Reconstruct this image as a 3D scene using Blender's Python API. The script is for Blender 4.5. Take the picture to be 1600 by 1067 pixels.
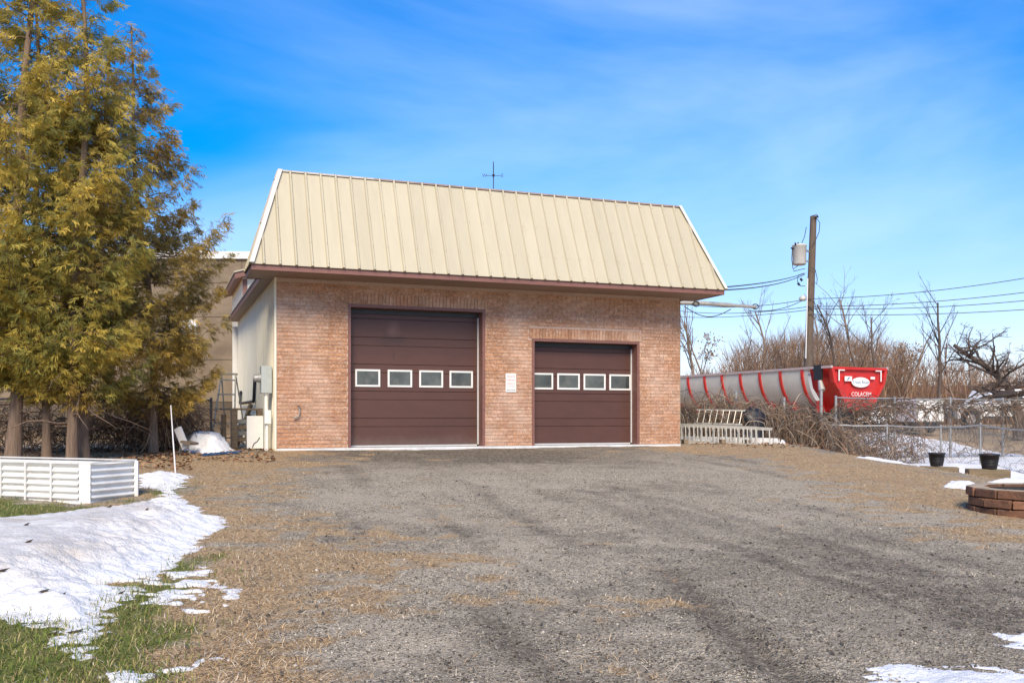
import bpy, math, random
import numpy as np
from mathutils import Vector, Matrix
random.seed(7); RNG = np.random.default_rng(11)
sc = bpy.context.scene
for o in list(bpy.data.objects): bpy.data.objects.remove(o)
COL = sc.collection
R = math.radians

# ------------------------------------------------------------------ camera
F, HY, CZ = 1465.0, 652.0, 1.5          # focal length in px of a 1600 px frame, horizon row, eye height
cam = bpy.data.cameras.new('camera'); co = bpy.data.objects.new('camera', cam); COL.objects.link(co)
cam.sensor_width = 36; cam.lens = F / 1600 * 36; cam.shift_y = (HY - 533.5) / 1600
co.location = (0, 0, CZ); co.rotation_euler = (R(90), 0, 0); cam.clip_end = 2000; cam.clip_start = .05
sc.camera = co

# ------------------------------------------------------------------ world, sun, exposure
SUN_EL, SUN_AZ = 40, 180                 # azimuth clockwise from +Y: behind the camera, to its left
w = bpy.data.worlds.new('World'); sc.world = w; w.use_nodes = True
nt = w.node_tree; nt.nodes.clear()
def wn(t, **k):
    n = nt.nodes.new(t)
    for a, b in k.items(): setattr(n, a, b)
    return n
sky = wn('ShaderNodeTexSky', sky_type='NISHITA', sun_disc=False, sun_elevation=R(SUN_EL), sun_rotation=R(SUN_AZ))
sky.air_density = 1.0; sky.dust_density = .3; sky.ozone_density = 3.0; sky.altitude = 200
hs = wn('ShaderNodeHueSaturation'); hs.inputs['Saturation'].default_value = 1.6; hs.inputs['Value'].default_value = 1.0
tc = wn('ShaderNodeTexCoord'); mp = wn('ShaderNodeMapping'); mp.inputs['Scale'].default_value = (1.0, .8, 2.6); mp.inputs['Rotation'].default_value = (0, R(24), R(12))
n1 = wn('ShaderNodeTexNoise'); n1.inputs['Scale'].default_value = 1.25; n1.inputs['Detail'].default_value = 6; n1.inputs['Roughness'].default_value = .52; n1.inputs['Distortion'].default_value = .5
cr = wn('ShaderNodeMapRange', interpolation_type='SMOOTHSTEP'); cr.inputs[1].default_value = .42; cr.inputs[2].default_value = .85; cr.inputs[3].default_value = 0; cr.inputs[4].default_value = .38
mx = wn('ShaderNodeMix', data_type='RGBA'); mx.inputs[7].default_value = (4.6, 5.2, 6.4, 1)
bg = wn('ShaderNodeBackground'); bg.inputs['Strength'].default_value = .145
ow = wn('ShaderNodeOutputWorld'); vt = wn('ShaderNodeVectorMath', operation='MULTIPLY'); vt.inputs[1].default_value = (1.06, .87, 1.0); sxyz = wn('ShaderNodeSeparateXYZ'); hz = wn('ShaderNodeMapRange'); hz.inputs[1].default_value = 0; hz.inputs[2].default_value = .42; hz.inputs[3].default_value = .60; hz.inputs[4].default_value = .82; v2 = wn('ShaderNodeVectorMath', operation='SCALE')
L = nt.links.new
L(sky.outputs[0], hs.inputs['Color']); L(tc.outputs['Generated'], mp.inputs[0]); L(mp.outputs[0], n1.inputs['Vector']); L(n1.outputs[0], cr.inputs[0])
L(cr.outputs[0], mx.inputs[0]); L(hs.outputs[0], vt.inputs[0]); L(tc.outputs['Generated'], sxyz.inputs[0]); L(sxyz.outputs[2], hz.inputs[0]); L(vt.outputs[0], v2.inputs[0]); L(hz.outputs[0], v2.inputs['Scale']); L(v2.outputs[0], mx.inputs[6]); hf = wn('ShaderNodeMapRange'); hf.inputs[1].default_value = 0; hf.inputs[2].default_value = .26; hf.inputs[3].default_value = .6; hf.inputs[4].default_value = 0; hm = wn('ShaderNodeMix', data_type='RGBA'); hm.inputs[7].default_value = (3.3, 3.9, 4.75, 1)
L(sxyz.outputs[2], hf.inputs[0]); L(hf.outputs[0], hm.inputs[0]); L(mx.outputs[2], hm.inputs[6]); L(hm.outputs[2], bg.inputs[0]); L(bg.outputs[0], ow.inputs[0])
sl = bpy.data.lights.new('sun', 'SUN'); so = bpy.data.objects.new('sun', sl); COL.objects.link(so)
sl.energy = 2.6; sl.angle = R(26); sl.color = (1, .87, .67)
sd = Vector((math.sin(R(SUN_AZ)) * math.cos(R(SUN_EL)), math.cos(R(SUN_AZ)) * math.cos(R(SUN_EL)), math.sin(R(SUN_EL))))
so.rotation_euler = (-sd).to_track_quat('-Z', 'Y').to_euler(); so.location = (0, 0, 30)
sc.view_settings.view_transform = 'Standard'; sc.view_settings.look = 'None'; sc.view_settings.gamma = 1; sc.view_settings.use_curve_mapping = False
sc.view_settings.exposure = .93
sc.render.engine = 'CYCLES'

# ------------------------------------------------------------------ helpers: noise, ground, pixel to point
def vnoise(x, y, seed=0):
    x = np.asarray(x, float); y = np.asarray(y, float)
    xi = np.floor(x).astype(np.int64); yi = np.floor(y).astype(np.int64); fx = x - xi; fy = y - yi
    def h(a, b):
        n = (a * 374761393 + b * 668265263 + seed * 2147483 + 12345) & 0xffffffff
        n = ((n ^ (n >> 13)) * 1274126177) & 0xffffffff
        return ((n ^ (n >> 16)) & 0xffff) / 65535.0
    fx = fx * fx * (3 - 2 * fx); fy = fy * fy * (3 - 2 * fy)
    return (h(xi, yi) * (1 - fx) + h(xi + 1, yi) * fx) * (1 - fy) + (h(xi, yi + 1) * (1 - fx) + h(xi + 1, yi + 1) * fx) * fy
def fbm(x, y, seed=0, o=4):
    s = 0; a = .5
    for i in range(o):
        s = s + a * vnoise(x * 2 ** i, y * 2 ** i, seed + i); a *= .5
    return s / (1 - .5 ** o)
def sstep(a, b, x):
    t = np.clip((np.asarray(x, float) - a) / (b - a), 0, 1); return t * t * (3 - 2 * t)
YAW = .3605; P0 = (-4.4235, 17.6117); ZB = -.5826
SA, CA = math.sin(YAW), math.cos(YAW)
def ground_rel(x, y):
    x = np.asarray(x, float); y = np.asarray(y, float)
    t = SA * (x - P0[0]) - CA * (y - P0[1])
    z = -.63 - .0485 * np.maximum(t, 0)
    xc = 7.1 - .1 * (y - 14.9)
    low = -1.2 - .014 * np.clip(y - 17, 0, 12)
    S = sstep(0, 2.4, x - xc)
    z = z * (1 - S) + np.minimum(z, low) * S
    far = -1.36 + .86 * sstep(29, 42, y)
    B = sstep(25, 31, y) * np.maximum(sstep(3, 7, x), sstep(40, 46, y))
    z = z * (1 - B) + far * B
    return z
GA, GB = None, None
def pix(px, py):                                        # pixel of the frame -> point on the sloping yard
    d = 1.504 / ((py - HY) / F + .04585 - .01728 * (px - 800) / F)
    return np.array([(px - 800) / F * d, d])
GA = pix(1075, 925); GB = pix(1290, 1090)
def ground(x, y):                                       # absolute height of the terrain
    x = np.asarray(x, float); y = np.asarray(y, float)
    z = ground_rel(x, y) + CZ
    near = 1 - sstep(24, 30, np.hypot(x, y))
    z = z + near * ((fbm(x * .7, y * .7, 3) - .5) * .05 + (fbm(x * 3.1, y * 3.1, 9) - .5) * .022)
    ab = GB - GA; l = np.hypot(*ab); ab = ab / l
    s = (x - GA[0]) * ab[0] + (y - GA[1]) * ab[1]; q = -(x - GA[0]) * ab[1] + (y - GA[1]) * ab[0]
    q = q + .05 * np.sin(s * 1.3)
    k = sstep(-1.5, .5, s)
    z = z - k * .035 * np.exp(-(q / .09) ** 2) + k * .016 * np.exp(-((np.abs(q) - .2) / .08) ** 2)
    return z
def gz(x, y): return float(ground(np.array([x]), np.array([y]))[0])
def at(px, py, d): return Vector(((px - 800) / F * d, d, CZ + (HY - py) / F * d))
def on(px, d, dz=0):
    x = (px - 800) / F * d; return Vector((x, d, gz(x, d) + dz))

# ------------------------------------------------------------------ materials
MATS = {}
def mat(name, col, rough=.7, var=0., scale=8., bump=0., bscale=40., metal=0., col2=None, spec=.5, rnd=0., stretch=(1, 1, 1), detail=5, wear=None, wscale=1.5, wamt=.6, coat=0., world=False):
    if name in MATS: return MATS[name]
    m = bpy.data.materials.new(name); m.use_nodes = True; MATS[name] = m
    t = m.node_tree; b = t.nodes['Principled BSDF']; N = t.nodes.new; K = t.links.new
    b.inputs['Roughness'].default_value = rough; b.inputs['Metallic'].default_value = metal; b.inputs['Specular IOR Level'].default_value = spec
    if coat: b.inputs['Coat Weight'].default_value = coat
    c4 = (*col, 1)
    if not (var or col2 or bump or rnd or wear): b.inputs['Base Color'].default_value = c4; return m
    cd = N('ShaderNodeTexCoord'); mpn = N('ShaderNodeMapping'); mpn.inputs['Scale'].default_value = stretch; gpos = N('ShaderNodeNewGeometry'); K(gpos.outputs['Position'] if world else cd.outputs['Object'], mpn.inputs[0])
    no = N('ShaderNodeTexNoise'); no.inputs['Scale'].default_value = scale; no.inputs['Detail'].default_value = detail; no.inputs['Roughness'].default_value = .6
    K(mpn.outputs[0], no.inputs['Vector'])
    mixn = N('ShaderNodeMix'); mixn.data_type = 'RGBA'
    c2 = col2 if col2 else tuple(max(0, c * (1 - var)) for c in col)
    mixn.inputs[6].default_value = (*c2, 1); mixn.inputs[7].default_value = c4
    rg = N('ShaderNodeMapRange'); rg.inputs[1].default_value = .3; rg.inputs[2].default_value = .68; K(no.outputs[0], rg.inputs[0]); K(rg.outputs[0], mixn.inputs[0])
    out = mixn.outputs[2]
    if wear:
        n3 = N('ShaderNodeTexNoise'); n3.inputs['Scale'].default_value = wscale; n3.inputs['Detail'].default_value = 8; n3.inputs['Roughness'].default_value = .65; K(mpn.outputs[0], n3.inputs['Vector'])
        r3 = N('ShaderNodeMapRange'); r3.inputs[1].default_value = .5; r3.inputs[2].default_value = .7; r3.inputs[4].default_value = wamt; K(n3.outputs[0], r3.inputs[0])
        m3 = N('ShaderNodeMix'); m3.data_type = 'RGBA'; m3.inputs[7].default_value = (*wear, 1); K(r3.outputs[0], m3.inputs[0]); K(out, m3.inputs[6]); out = m3.outputs[2]
    if name == 'rug_brick':                               # broad weathering: pale bloom and redder, damper areas
        for sc_, c_, a_, lo_ in ((1.0, (.76, .58, .45), .5, .46), (2.1, (.42, .17, .085), .45, .52), (5.0, (.80, .66, .54), .35, .56)):
            n4 = N('ShaderNodeTexNoise'); n4.inputs['Scale'].default_value = sc_; n4.inputs['Detail'].default_value = 7; n4.inputs['Roughness'].default_value = .62; K(mpn.outputs[0], n4.inputs['Vector'])
            r4 = N('ShaderNodeMapRange'); r4.inputs[1].default_value = lo_; r4.inputs[2].default_value = lo_ + .22; r4.inputs[4].default_value = a_; K(n4.outputs[0], r4.inputs[0])
            m4 = N('ShaderNodeMix'); m4.data_type = 'RGBA'; m4.inputs[7].default_value = (*c_, 1); K(r4.outputs[0], m4.inputs[0]); K(out, m4.inputs[6]); out = m4.outputs[2]
    if rnd:
        oi = N('ShaderNodeObjectInfo'); ge = N('ShaderNodeNewGeometry'); ad = N('ShaderNodeMath'); ad.operation = 'ADD'; fr = N('ShaderNodeMath'); fr.operation = 'FRACT'
        K(oi.outputs['Random'], ad.inputs[0]); K(ge.outputs['Random Per Island'], ad.inputs[1]); K(ad.outputs[0], fr.inputs[0])
        mr = N('ShaderNodeMapRange'); mr.inputs[3].default_value = 1 - rnd; mr.inputs[4].default_value = 1 + rnd * .6; K(fr.outputs[0], mr.inputs[0])
        vm = N('ShaderNodeVectorMath'); vm.operation = 'SCALE'; K(out, vm.inputs[0]); K(mr.outputs[0], vm.inputs['Scale']); out = vm.outputs[0]
    K(out, b.inputs['Base Color'])
    if bump:
        n2 = N('ShaderNodeTexNoise'); n2.inputs['Scale'].default_value = bscale; n2.inputs['Detail'].default_value = 6; K(mpn.outputs[0], n2.inputs['Vector'])
        bp = N('ShaderNodeBump'); bp.inputs['Strength'].default_value = bump; bp.inputs['Distance'].default_value = .02; K(n2.outputs[0], bp.inputs['Height']); K(bp.outputs[0], b.inputs['Normal'])
    return m
def attr_mat(name, attr, rough=.8, trans=0., spec=.3, bump=0):   # colour read from a per-leaf / per-blade colour attribute
    m = bpy.data.materials.new(name); m.use_nodes = True; MATS[name] = m
    t = m.node_tree; b = t.nodes['Principled BSDF']; N = t.nodes.new; K = t.links.new
    a = N('ShaderNodeAttribute'); a.attribute_name = attr; K(a.outputs['Color'], b.inputs['Base Color']); b.inputs['Roughness'].default_value = rough; b.inputs['Specular IOR Level'].default_value = spec
    if trans:
        tr = N('ShaderNodeBsdfTranslucent'); K(a.outputs['Color'], tr.inputs[0]); ms = N('ShaderNodeMixShader'); ms.inputs[0].default_value = trans
        K(b.outputs[0], ms.inputs[1]); K(tr.outputs[0], ms.inputs[2]); K(ms.outputs[0], t.nodes['Material Output'].inputs[0])
    return m

M_cream = mat('cream_metal', (.51, .455, .318), .6, .05, 1.2, col2=(.475, .42, .288), rnd=.05, wear=(.385, .335, .225), wscale=2.2, wamt=.25, stretch=(4, 1, .5))
M_siding = mat('cream_siding', (.84, .775, .60), .5, .08, 2.5, stretch=(6, 6, .5), wear=(.52, .45, .31), wscale=1.6, wamt=.45)
M_white = mat('white_paint', (.82, .80, .74), .5, .08, 6, wear=(.62, .58, .50), wamt=.35)
M_trim = mat('brown_trim', (.235, .105, .078), .5, .2, 5, wear=(.15, .07, .055), wamt=.5, stretch=(1, 1, 3))
M_soffit = mat('brown_soffit', (.33, .235, .185), .6, .25, 4, wear=(.2, .135, .105), wamt=.6, stretch=(.4, 3, 1))
M_door = mat('brown_door_paint', (.098, .040, .026), .5, .12, 3.5, col2=(.083, .034, .022), wear=(.06, .027, .02), wscale=.9, wamt=.45, stretch=(.6, 1, 1.4), bump=.04, bscale=90)
def stained(src, cx, cz):
    m = src.copy(); m.name = 'stained_door_paint'; t = m.node_tree; N = t.nodes.new; K = t.links.new; b = t.nodes['Principled BSDF']
    old = b.inputs['Base Color'].links[0].from_socket; tc_ = N('ShaderNodeTexCoord'); out = old
    for (x_, z_, wx, wz, c_, amt) in ((1.4, .02, 9., .22, (.17, .125, .10), .45), (cx, cz, .34, .13, (.045, .022, .018), .85), (cx + .03, cz + .22, .16, .2, (.22, .12, .095), .5), (cx + .03, cz - .3, .022, .22, (.045, .02, .018), .8)):
        mp_ = N('ShaderNodeMapping'); mp_.inputs['Location'].default_value = (-x_ / wx, 0, -z_ / wz); mp_.inputs['Scale'].default_value = (1 / wx, 0, 1 / wz); K(tc_.outputs['Object'], mp_.inputs[0])
        ln = N('ShaderNodeVectorMath'); ln.operation = 'LENGTH'; K(mp_.outputs[0], ln.inputs[0]); no = N('ShaderNodeTexNoise'); no.inputs['Scale'].default_value = 7; no.inputs['Detail'].default_value = 6; K(tc_.outputs['Object'], no.inputs['Vector'])
        ad = N('ShaderNodeMath'); ad.operation = 'ADD'; K(ln.outputs['Value'], ad.inputs[0]); K(no.outputs[0], ad.inputs[1]); mr = N('ShaderNodeMapRange'); mr.inputs[1].default_value = 1.5; mr.inputs[2].default_value = .5; mr.inputs[3].default_value = 0; mr.inputs[4].default_value = amt; K(ad.outputs[0], mr.inputs[0])
        mx_ = N('ShaderNodeMix'); mx_.data_type = 'RGBA'; mx_.inputs[7].default_value = (*c_, 1); K(mr.outputs[0], mx_.inputs[0]); K(out, mx_.inputs[6]); out = mx_.outputs[2]
    K(out, b.inputs['Base Color']); return m
M_glass = mat('dim_glass', (.10, .115, .108), .05, .5, 2.2, col2=(.03, .035, .033), spec=.6, rnd=.35, world=True, wear=(.17, .165, .14), wscale=3.1, wamt=.6)  # blotchy tones in the glass colour stand in for varied reflections
M_seal = mat('grey_seal', (.62, .60, .57), .5, .15, 8)
M_mortar = mat('mortar', (.64, .47, .36), .95, .3, 30, wear=(.36, .19, .12), wamt=.6, wscale=.6)
M_brick = mat('rug_brick', (.58, .315, .175), .92, .0, 30, col2=(.31, .145, .072), bump=.6, bscale=70, rnd=.16, detail=9, wear=(.78, .60, .46), wscale=20, wamt=.55, world=True)
M_found = mat('painted_foundation', (.74, .73, .70), .8, .2, 9, bump=.2, wear=(.45, .42, .38), wamt=.6, wscale=2)
M_dark = mat('dark_void', (.02, .018, .016), .9)
M_alu = mat('aluminium', (.52, .485, .41), .42, .2, 12, metal=.35, wear=(.42, .37, .30), wamt=.4)
M_galv = mat('galvanised', (.42, .41, .385), .5, .3, 14, metal=.4, wear=(.24, .2, .16), wamt=.4)
M_grey = mat('grey_box', (.42, .46, .45), .5, .12, 9)
M_black = mat('black_plastic', (.022, .022, .025), .45, .3, 8)
M_wood = mat('weathered_wood', (.30, .22, .145), .85, .45, 7, bump=.4, bscale=25, stretch=(1, 1, 6), wear=(.15, .11, .075), wamt=.6)
M_woodx = mat('weathered_timber', (.27, .20, .115), .85, .45, 5, bump=.5, bscale=20, stretch=(1, 8, 8), wear=(.13, .105, .055), wamt=.7)
M_pole = mat('pole_wood', (.165, .12, .085), .9, .4, 6, bump=.4, bscale=20, stretch=(6, 6, .4))
M_bark = mat('cedar_bark', (.27, .185, .125), .95, .55, 9, bump=1.0, bscale=16, stretch=(3, 3, .35), wear=(.12, .08, .055), wscale=4, wamt=.6)
M_twig = mat('grey_brown_twig', (.24, .165, .115), .9, .35, 3)
M_twig2 = mat('dark_bark', (.125, .09, .068), .9, .35, 3)
M_conc = mat('stained_concrete', (.27, .205, .135), .95, .35, .7, bump=.25, bscale=9, wear=(.125, .09, .058), wscale=.55, wamt=.85, stretch=(1, 1, 1.6))
M_concd = mat('dark_concrete', (.155, .115, .075), .95, .5, 1.1, bump=.3, bscale=9, wear=(.28, .21, .14), wscale=.8, wamt=.7)
M_block = mat('brown_block', (.29, .135, .07), .92, .45, 9, bump=.6, bscale=30, rnd=.3, wear=(.12, .07, .045), wscale=6, wamt=.7)
M_cap = mat('sandy_block_top', (.50, .38, .25), .92, .35, 9, bump=.5, bscale=30, wear=(.28, .2, .13), wamt=.5)
M_ash = mat('ash', (.035, .03, .027), .95, .5, 9)
M_red = mat('red_paint', (.58, .028, .022), .4, .2, 3, wear=(.30, .022, .018), wamt=.5, wscale=1.2)
M_tub = mat('dull_aluminium_tub', (.66, .63, .54), .5, .12, 2, metal=.0, wear=(.50, .455, .35), wscale=1.2, wamt=.5, stretch=(1, .3, 1))
M_bar = mat('brown_barn_wall', (.16, .075, .055), .85, .3, 2, stretch=(5, 1, .5))
M_barr = mat('barn_roof', (.21, .12, .10), .7, .3, 2)
M_tyre = mat('tyre', (.025, .025, .025), .85, .3, 9)
M_blue = mat('blue_tarp', (.02, .07, .17), .5, .4, 9, wear=(.25, .32, .42), wamt=.6, wscale=4)
M_ink = mat('red_ink', (.75, .40, .36), .7, .3, 40)
M_ink2 = mat('grey_ink', (.22, .18, .18), .7, .3, 40)
M_signw = mat('sign_white', (.80, .76, .70), .45, .08, 9)
M_logo = mat('logo_blue', (.10, .22, .36), .6)
M_trans = mat('transformer_grey', (.60, .58, .52), .5, .15, 5)
M_wire = mat('cable', (.05, .05, .055), .7)
M_rock = mat('dark_debris', (.10, .075, .055), .95, .4, 6)

# ------------------------------------------------------------------ mesh building
def tag(o, label=None, cat=None, group=None, kind=None):
    if label: o['label'] = label
    if cat: o['category'] = cat
    if group: o['group'] = group
    if kind: o['kind'] = kind
    return o
def empty(name, loc=(0, 0, 0), rz=0, label=None, cat=None, group=None):
    o = bpy.data.objects.new(name, None); COL.objects.link(o); o.location = loc; o.rotation_euler = (0, 0, rz); o.empty_display_size = .1
    return tag(o, label, cat, group)
def link(name, me, m=None, parent=None, loc=None):
    o = bpy.data.objects.new(name, me); COL.objects.link(o)
    if m and not me.materials: me.materials.append(m)
    if parent: o.parent = parent
    if loc is not None: o.location = loc
    return o
def np_mesh(name, V, Fc, cols=None, attr='tint', smooth=False):
    V = np.ascontiguousarray(V, dtype=np.float32); Fc = np.ascontiguousarray(Fc, dtype=np.int32)
    me = bpy.data.meshes.new(name); n, k = Fc.shape
    me.vertices.add(len(V)); me.vertices.foreach_set('co', V.ravel())
    me.loops.add(n * k); me.loops.foreach_set('vertex_index', Fc.ravel())
    me.polygons.add(n); me.polygons.foreach_set('loop_start', np.arange(0, n * k, k, dtype=np.int32)); me.polygons.foreach_set('loop_total', np.full(n, k, np.int32))
    if smooth: me.polygons.foreach_set('use_smooth', np.ones(n, bool))
    me.update(calc_edges=True)
    if cols is not None:
        ca = me.color_attributes.new(attr, 'FLOAT_COLOR', 'POINT')
        c = np.ones((len(V), 4), np.float32); c[:, :3] = cols; ca.data.foreach_set('color', c.ravel())
    return me
class MB:
    def __init__(s): s.v = []; s.f = []; s.sm = []
    def add(s, vs, fs, sm=False):
        b = len(s.v); s.v += [tuple(map(float, v)) for v in vs]; s.f += [tuple(i + b for i in f) for f in fs]; s.sm += [sm] * len(fs); return s
    def box(s, c, d, rot=None):
        x, y, z = [q / 2 for q in d]; P = [Vector((a * x, b * y, e * z)) for a in (-1, 1) for b in (-1, 1) for e in (-1, 1)]
        if rot is not None: P = [rot @ p for p in P]
        c = Vector(c); return s.add([p + c for p in P], [(0, 1, 3, 2), (4, 6, 7, 5), (0, 4, 5, 1), (2, 3, 7, 6), (0, 2, 6, 4), (1, 5, 7, 3)])
    def lim(s, x0, x1, y0, y1, z0, z1): return s.box(((x0 + x1) / 2, (y0 + y1) / 2, (z0 + z1) / 2), (x1 - x0, y1 - y0, z1 - z0))
    def bar(s, a, b, wd, h=None, up=(0, 0, 1)):
        a = Vector(a); b = Vector(b); h = h or wd; d = b - a; l = d.length; d = d / l; up = Vector(up)
        if abs(d.dot(up)) > .95: up = Vector((1, 0, 0))
        x = d.cross(up).normalized(); z = x.cross(d)
        return s.box((a + b) / 2, (wd, l, h), Matrix((x, d, z)).transposed())
    def tube(s, pts, r, n=8, cap=True, sm=True):
        pts = [Vector(p) for p in pts]; K = len(pts); rs = r if hasattr(r, '__len__') else [r] * K; vs = []
        ref = Vector((.13, .21, .97))
        for i, p in enumerate(pts):
            d = (pts[min(i + 1, K - 1)] - pts[max(i - 1, 0)]).normalized()
            if abs(d.dot(ref)) > .92: ref = Vector((.9, .3, .2))
            x = d.cross(ref).normalized(); y = d.cross(x)
            for j in range(n):
                t = 2 * math.pi * j / n; vs.append(p + (x * math.cos(t) + y * math.sin(t)) * rs[i])
        fs = [(i * n + j, i * n + (j + 1) % n, (i + 1) * n + (j + 1) % n, (i + 1) * n + j) for i in range(K - 1) for j in range(n)]
        s.add(vs, fs, sm)
        if cap: s.add(vs[:n], [tuple(range(n))[::-1]]); s.add(vs[-n:], [tuple(range(n))])
        return s
    def prism(s, poly, off):                             # polygon (3-D points) extruded along a vector
        n = len(poly); P = [Vector(p) for p in poly]; o = Vector(off)
        return s.add(P + [p + o for p in P], [tuple(range(n))[::-1], tuple(range(n, 2 * n))] + [(i, (i + 1) % n, n + (i + 1) % n, n + i) for i in range(n)])
    def lathe(s, prof, c=(0, 0, 0), n=24, sm=True):
        vs = [(c[0] + r * math.cos(2 * math.pi * j / n), c[1] + r * math.sin(2 * math.pi * j / n), c[2] + z) for r, z in prof for j in range(n)]
        return s.add(vs, [(i * n + j, i * n + (j + 1) % n, (i + 1) * n + (j + 1) % n, (i + 1) * n + j) for i in range(len(prof) - 1) for j in range(n)], sm)
    def mesh(s, name):
        me = bpy.data.meshes.new(name); me.from_pydata(s.v, [], s.f); me.polygons.foreach_set('use_smooth', s.sm); me.update(); return me
    def build(s, name, m, parent=None, loc=None, bevel=0, kind=None):
        o = link(name, s.mesh(name), m, parent, loc)
        if bevel:
            bv = o.modifiers.new('bevel', 'BEVEL'); bv.width = bevel; bv.segments = 2; bv.limit_method = 'ANGLE'
        if kind: o['kind'] = kind
        return o
def tubes_np(P, Rd, n=3):                                # P (N,K,3), Rd (N,K) -> verts, quads
    N, K, _ = P.shape
    d = np.empty_like(P); d[:, 1:-1] = P[:, 2:] - P[:, :-2]; d[:, 0] = P[:, 1] - P[:, 0]; d[:, -1] = P[:, -1] - P[:, -2]
    d /= np.linalg.norm(d, axis=2, keepdims=True) + 1e-9
    ref = np.where(np.abs(d[..., 2:3]) > .9, np.array([1., 0, 0]), np.array([0, 0, 1.]))
    x = np.cross(d, ref); x /= np.linalg.norm(x, axis=2, keepdims=True) + 1e-9; y = np.cross(d, x)
    t = np.arange(n) * 2 * np.pi / n
    V = P[:, :, None, :] + Rd[:, :, None, None] * (x[:, :, None, :] * np.cos(t)[None, None, :, None] + y[:, :, None, :] * np.sin(t)[None, None, :, None])
    idx = np.arange(N * K * n).reshape(N, K, n); a = idx[:, :-1]; b = idx[:, 1:]
    Q = np.stack([a, np.roll(a, -1, 2), np.roll(b, -1, 2), b], -1).reshape(-1, 4)
    return V.reshape(-1, 3), Q
def join_np(parts):
    V = []; Q = []; o = 0
    for v, q in parts: V.append(v); Q.append(q + o); o += len(v)
    return np.concatenate(V), np.concatenate(Q)
def text_mesh(body, size, name):
    cu = bpy.data.curves.new(name, 'FONT'); cu.body = body; cu.size = size; cu.align_x = 'CENTER'; cu.align_y = 'CENTER'; cu.extrude = .0015; cu.resolution_u = 3
    o = bpy.data.objects.new('tmp', cu); COL.objects.link(o); bpy.context.view_layer.update()
    me = bpy.data.meshes.new_from_object(o.evaluated_get(bpy.context.evaluated_depsgraph_get())); bpy.data.objects.remove(o); me.name = name; return me

# ------------------------------------------------------------------ ground
def poly(*p): return np.array([pix(a, b) for a, b in p])
def sdf(x, y, pg):                                       # signed distance, positive inside
    x = np.asarray(x, float); y = np.asarray(y, float); d = np.full(x.shape, 1e9); ins = np.zeros(x.shape, bool); n = len(pg)
    for i in range(n):
        ax, ay = pg[i]; bx, by = pg[(i + 1) % n]; ex, ey = bx - ax, by - ay
        t = np.clip(((x - ax) * ex + (y - ay) * ey) / (ex * ex + ey * ey + 1e-12), 0, 1)
        d = np.minimum(d, np.hypot(x - ax - t * ex, y - ay - t * ey))
        c = ((ay > y) != (by > y)) & (x < ex * (y - ay) / (by - ay + 1e-12) + ax); ins ^= c
    return np.where(ins, d, -d)
PG_green = [poly((-200, 760), (0, 768), (120, 792), (215, 778), (285, 755), (240, 778), (120, 800), (40, 812), (-200, 818)),
            poly((-250, 960), (0, 960), (80, 990), (170, 985), (185, 930), (240, 885), (330, 868), (300, 900), (265, 950), (240, 1010), (235, 1080), (-300, 1130))]
PG_dry = [poly((210, 708), (300, 707), (445, 706), (470, 716), (420, 735), (360, 765), (355, 800), (440, 850), (520, 880), (500, 930), (420, 975), (430, 1080), (120, 1090), (230, 960), (285, 880), (350, 820), (285, 790), (300, 745), (210, 728)),
          poly((-100, 706), (250, 706), (250, 735), (-100, 760)),
          poly((1062, 697), (1180, 690), (1500, 744), (1750, 790), (1750, 850), (1590, 835), (1480, 800), (1340, 755), (1200, 712), (1062, 705))]
def masks(x, y):
    g = np.full(np.shape(x), -9.); dr = np.full(np.shape(x), -9.)
    for p in PG_green: g = np.maximum(g, sdf(x, y, p))
    for p in PG_dry: dr = np.maximum(dr, sdf(x, y, p))
    wob = (fbm(x * 1.1, y * 1.1, 21) - .5) * 1.1 + (fbm(x * 4.3, y * 4.3, 27) - .5) * .6
    green = sstep(-.35, .45, g + wob * .8)
    # soft, patchy border of straw over the gravel
    dry = sstep(-2.4, .9, dr)
    dry = np.maximum(dry, sstep(-.4, .8, x - (7.1 - .1 * (y - 14.9))))
    pt_ = (fbm(x * 1.5, y * 2.1, 21) - .5) * 1.5 + (fbm(x * 5.5, y * 8, 27) - .5) * 1.5
    dry = sstep(.30, .85, dry * .98 + pt_ * (1.15 - .45 * dry)); dry = np.where(dr > -2.6, dry, sstep(.75, 1.15, .1 + pt_)) 
    far = np.maximum(sstep(21, 25, y), sstep(9.5, 12, np.abs(x)))
    dry = np.maximum(dry, far)
    t = SA * (x - P0[0]) - CA * (y - P0[1]); u = CA * (x - P0[0]) + SA * (y - P0[1])
    dark = np.exp(-((t - 1.2) / 2.2) ** 2) * sstep(-1.6, .4, u) * (1 - .8 * sstep(4, 9, u)) * (.75 + .9 * (fbm(x * .9, y * .9, 41) - .3))
    dark += .55 * sstep(.48, .68, fbm(x * .55 + 3, y * .55, 44) * .6 + fbm(x * 6, y * 8, 47) * .4) * (1 - .6 * dry)
    ax, ay = .30, -.954; ss = x * ax + y * ay; qq = -x * ay + y * ax
    dark += .55 * sstep(.56, .72, fbm(qq * 3.2, ss * .22, 52)) * (1 - dry) * (.4 + fbm(x * 3, y * 3, 53))
    ab = (GB - GA) / np.hypot(*(GB - GA)); s = (x - GA[0]) * ab[0] + (y - GA[1]) * ab[1]; q = -(x - GA[0]) * ab[1] + (y - GA[1]) * ab[0] + .05 * np.sin(s * 1.3)
    dark += sstep(-1.5, .3, s) * 1.0 * np.exp(-(q / .13) ** 2)
    return dry, green, np.clip(dark, 0, 1)
def axis(*segs):
    out = []
    for a, b, st in segs: out.append(np.arange(a, b, st))
    return np.concatenate(out)
gx = np.concatenate([-np.geomspace(900, 14.5, 26), axis((-14, 13, .085)), np.geomspace(13.3, 900, 34)])
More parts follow.
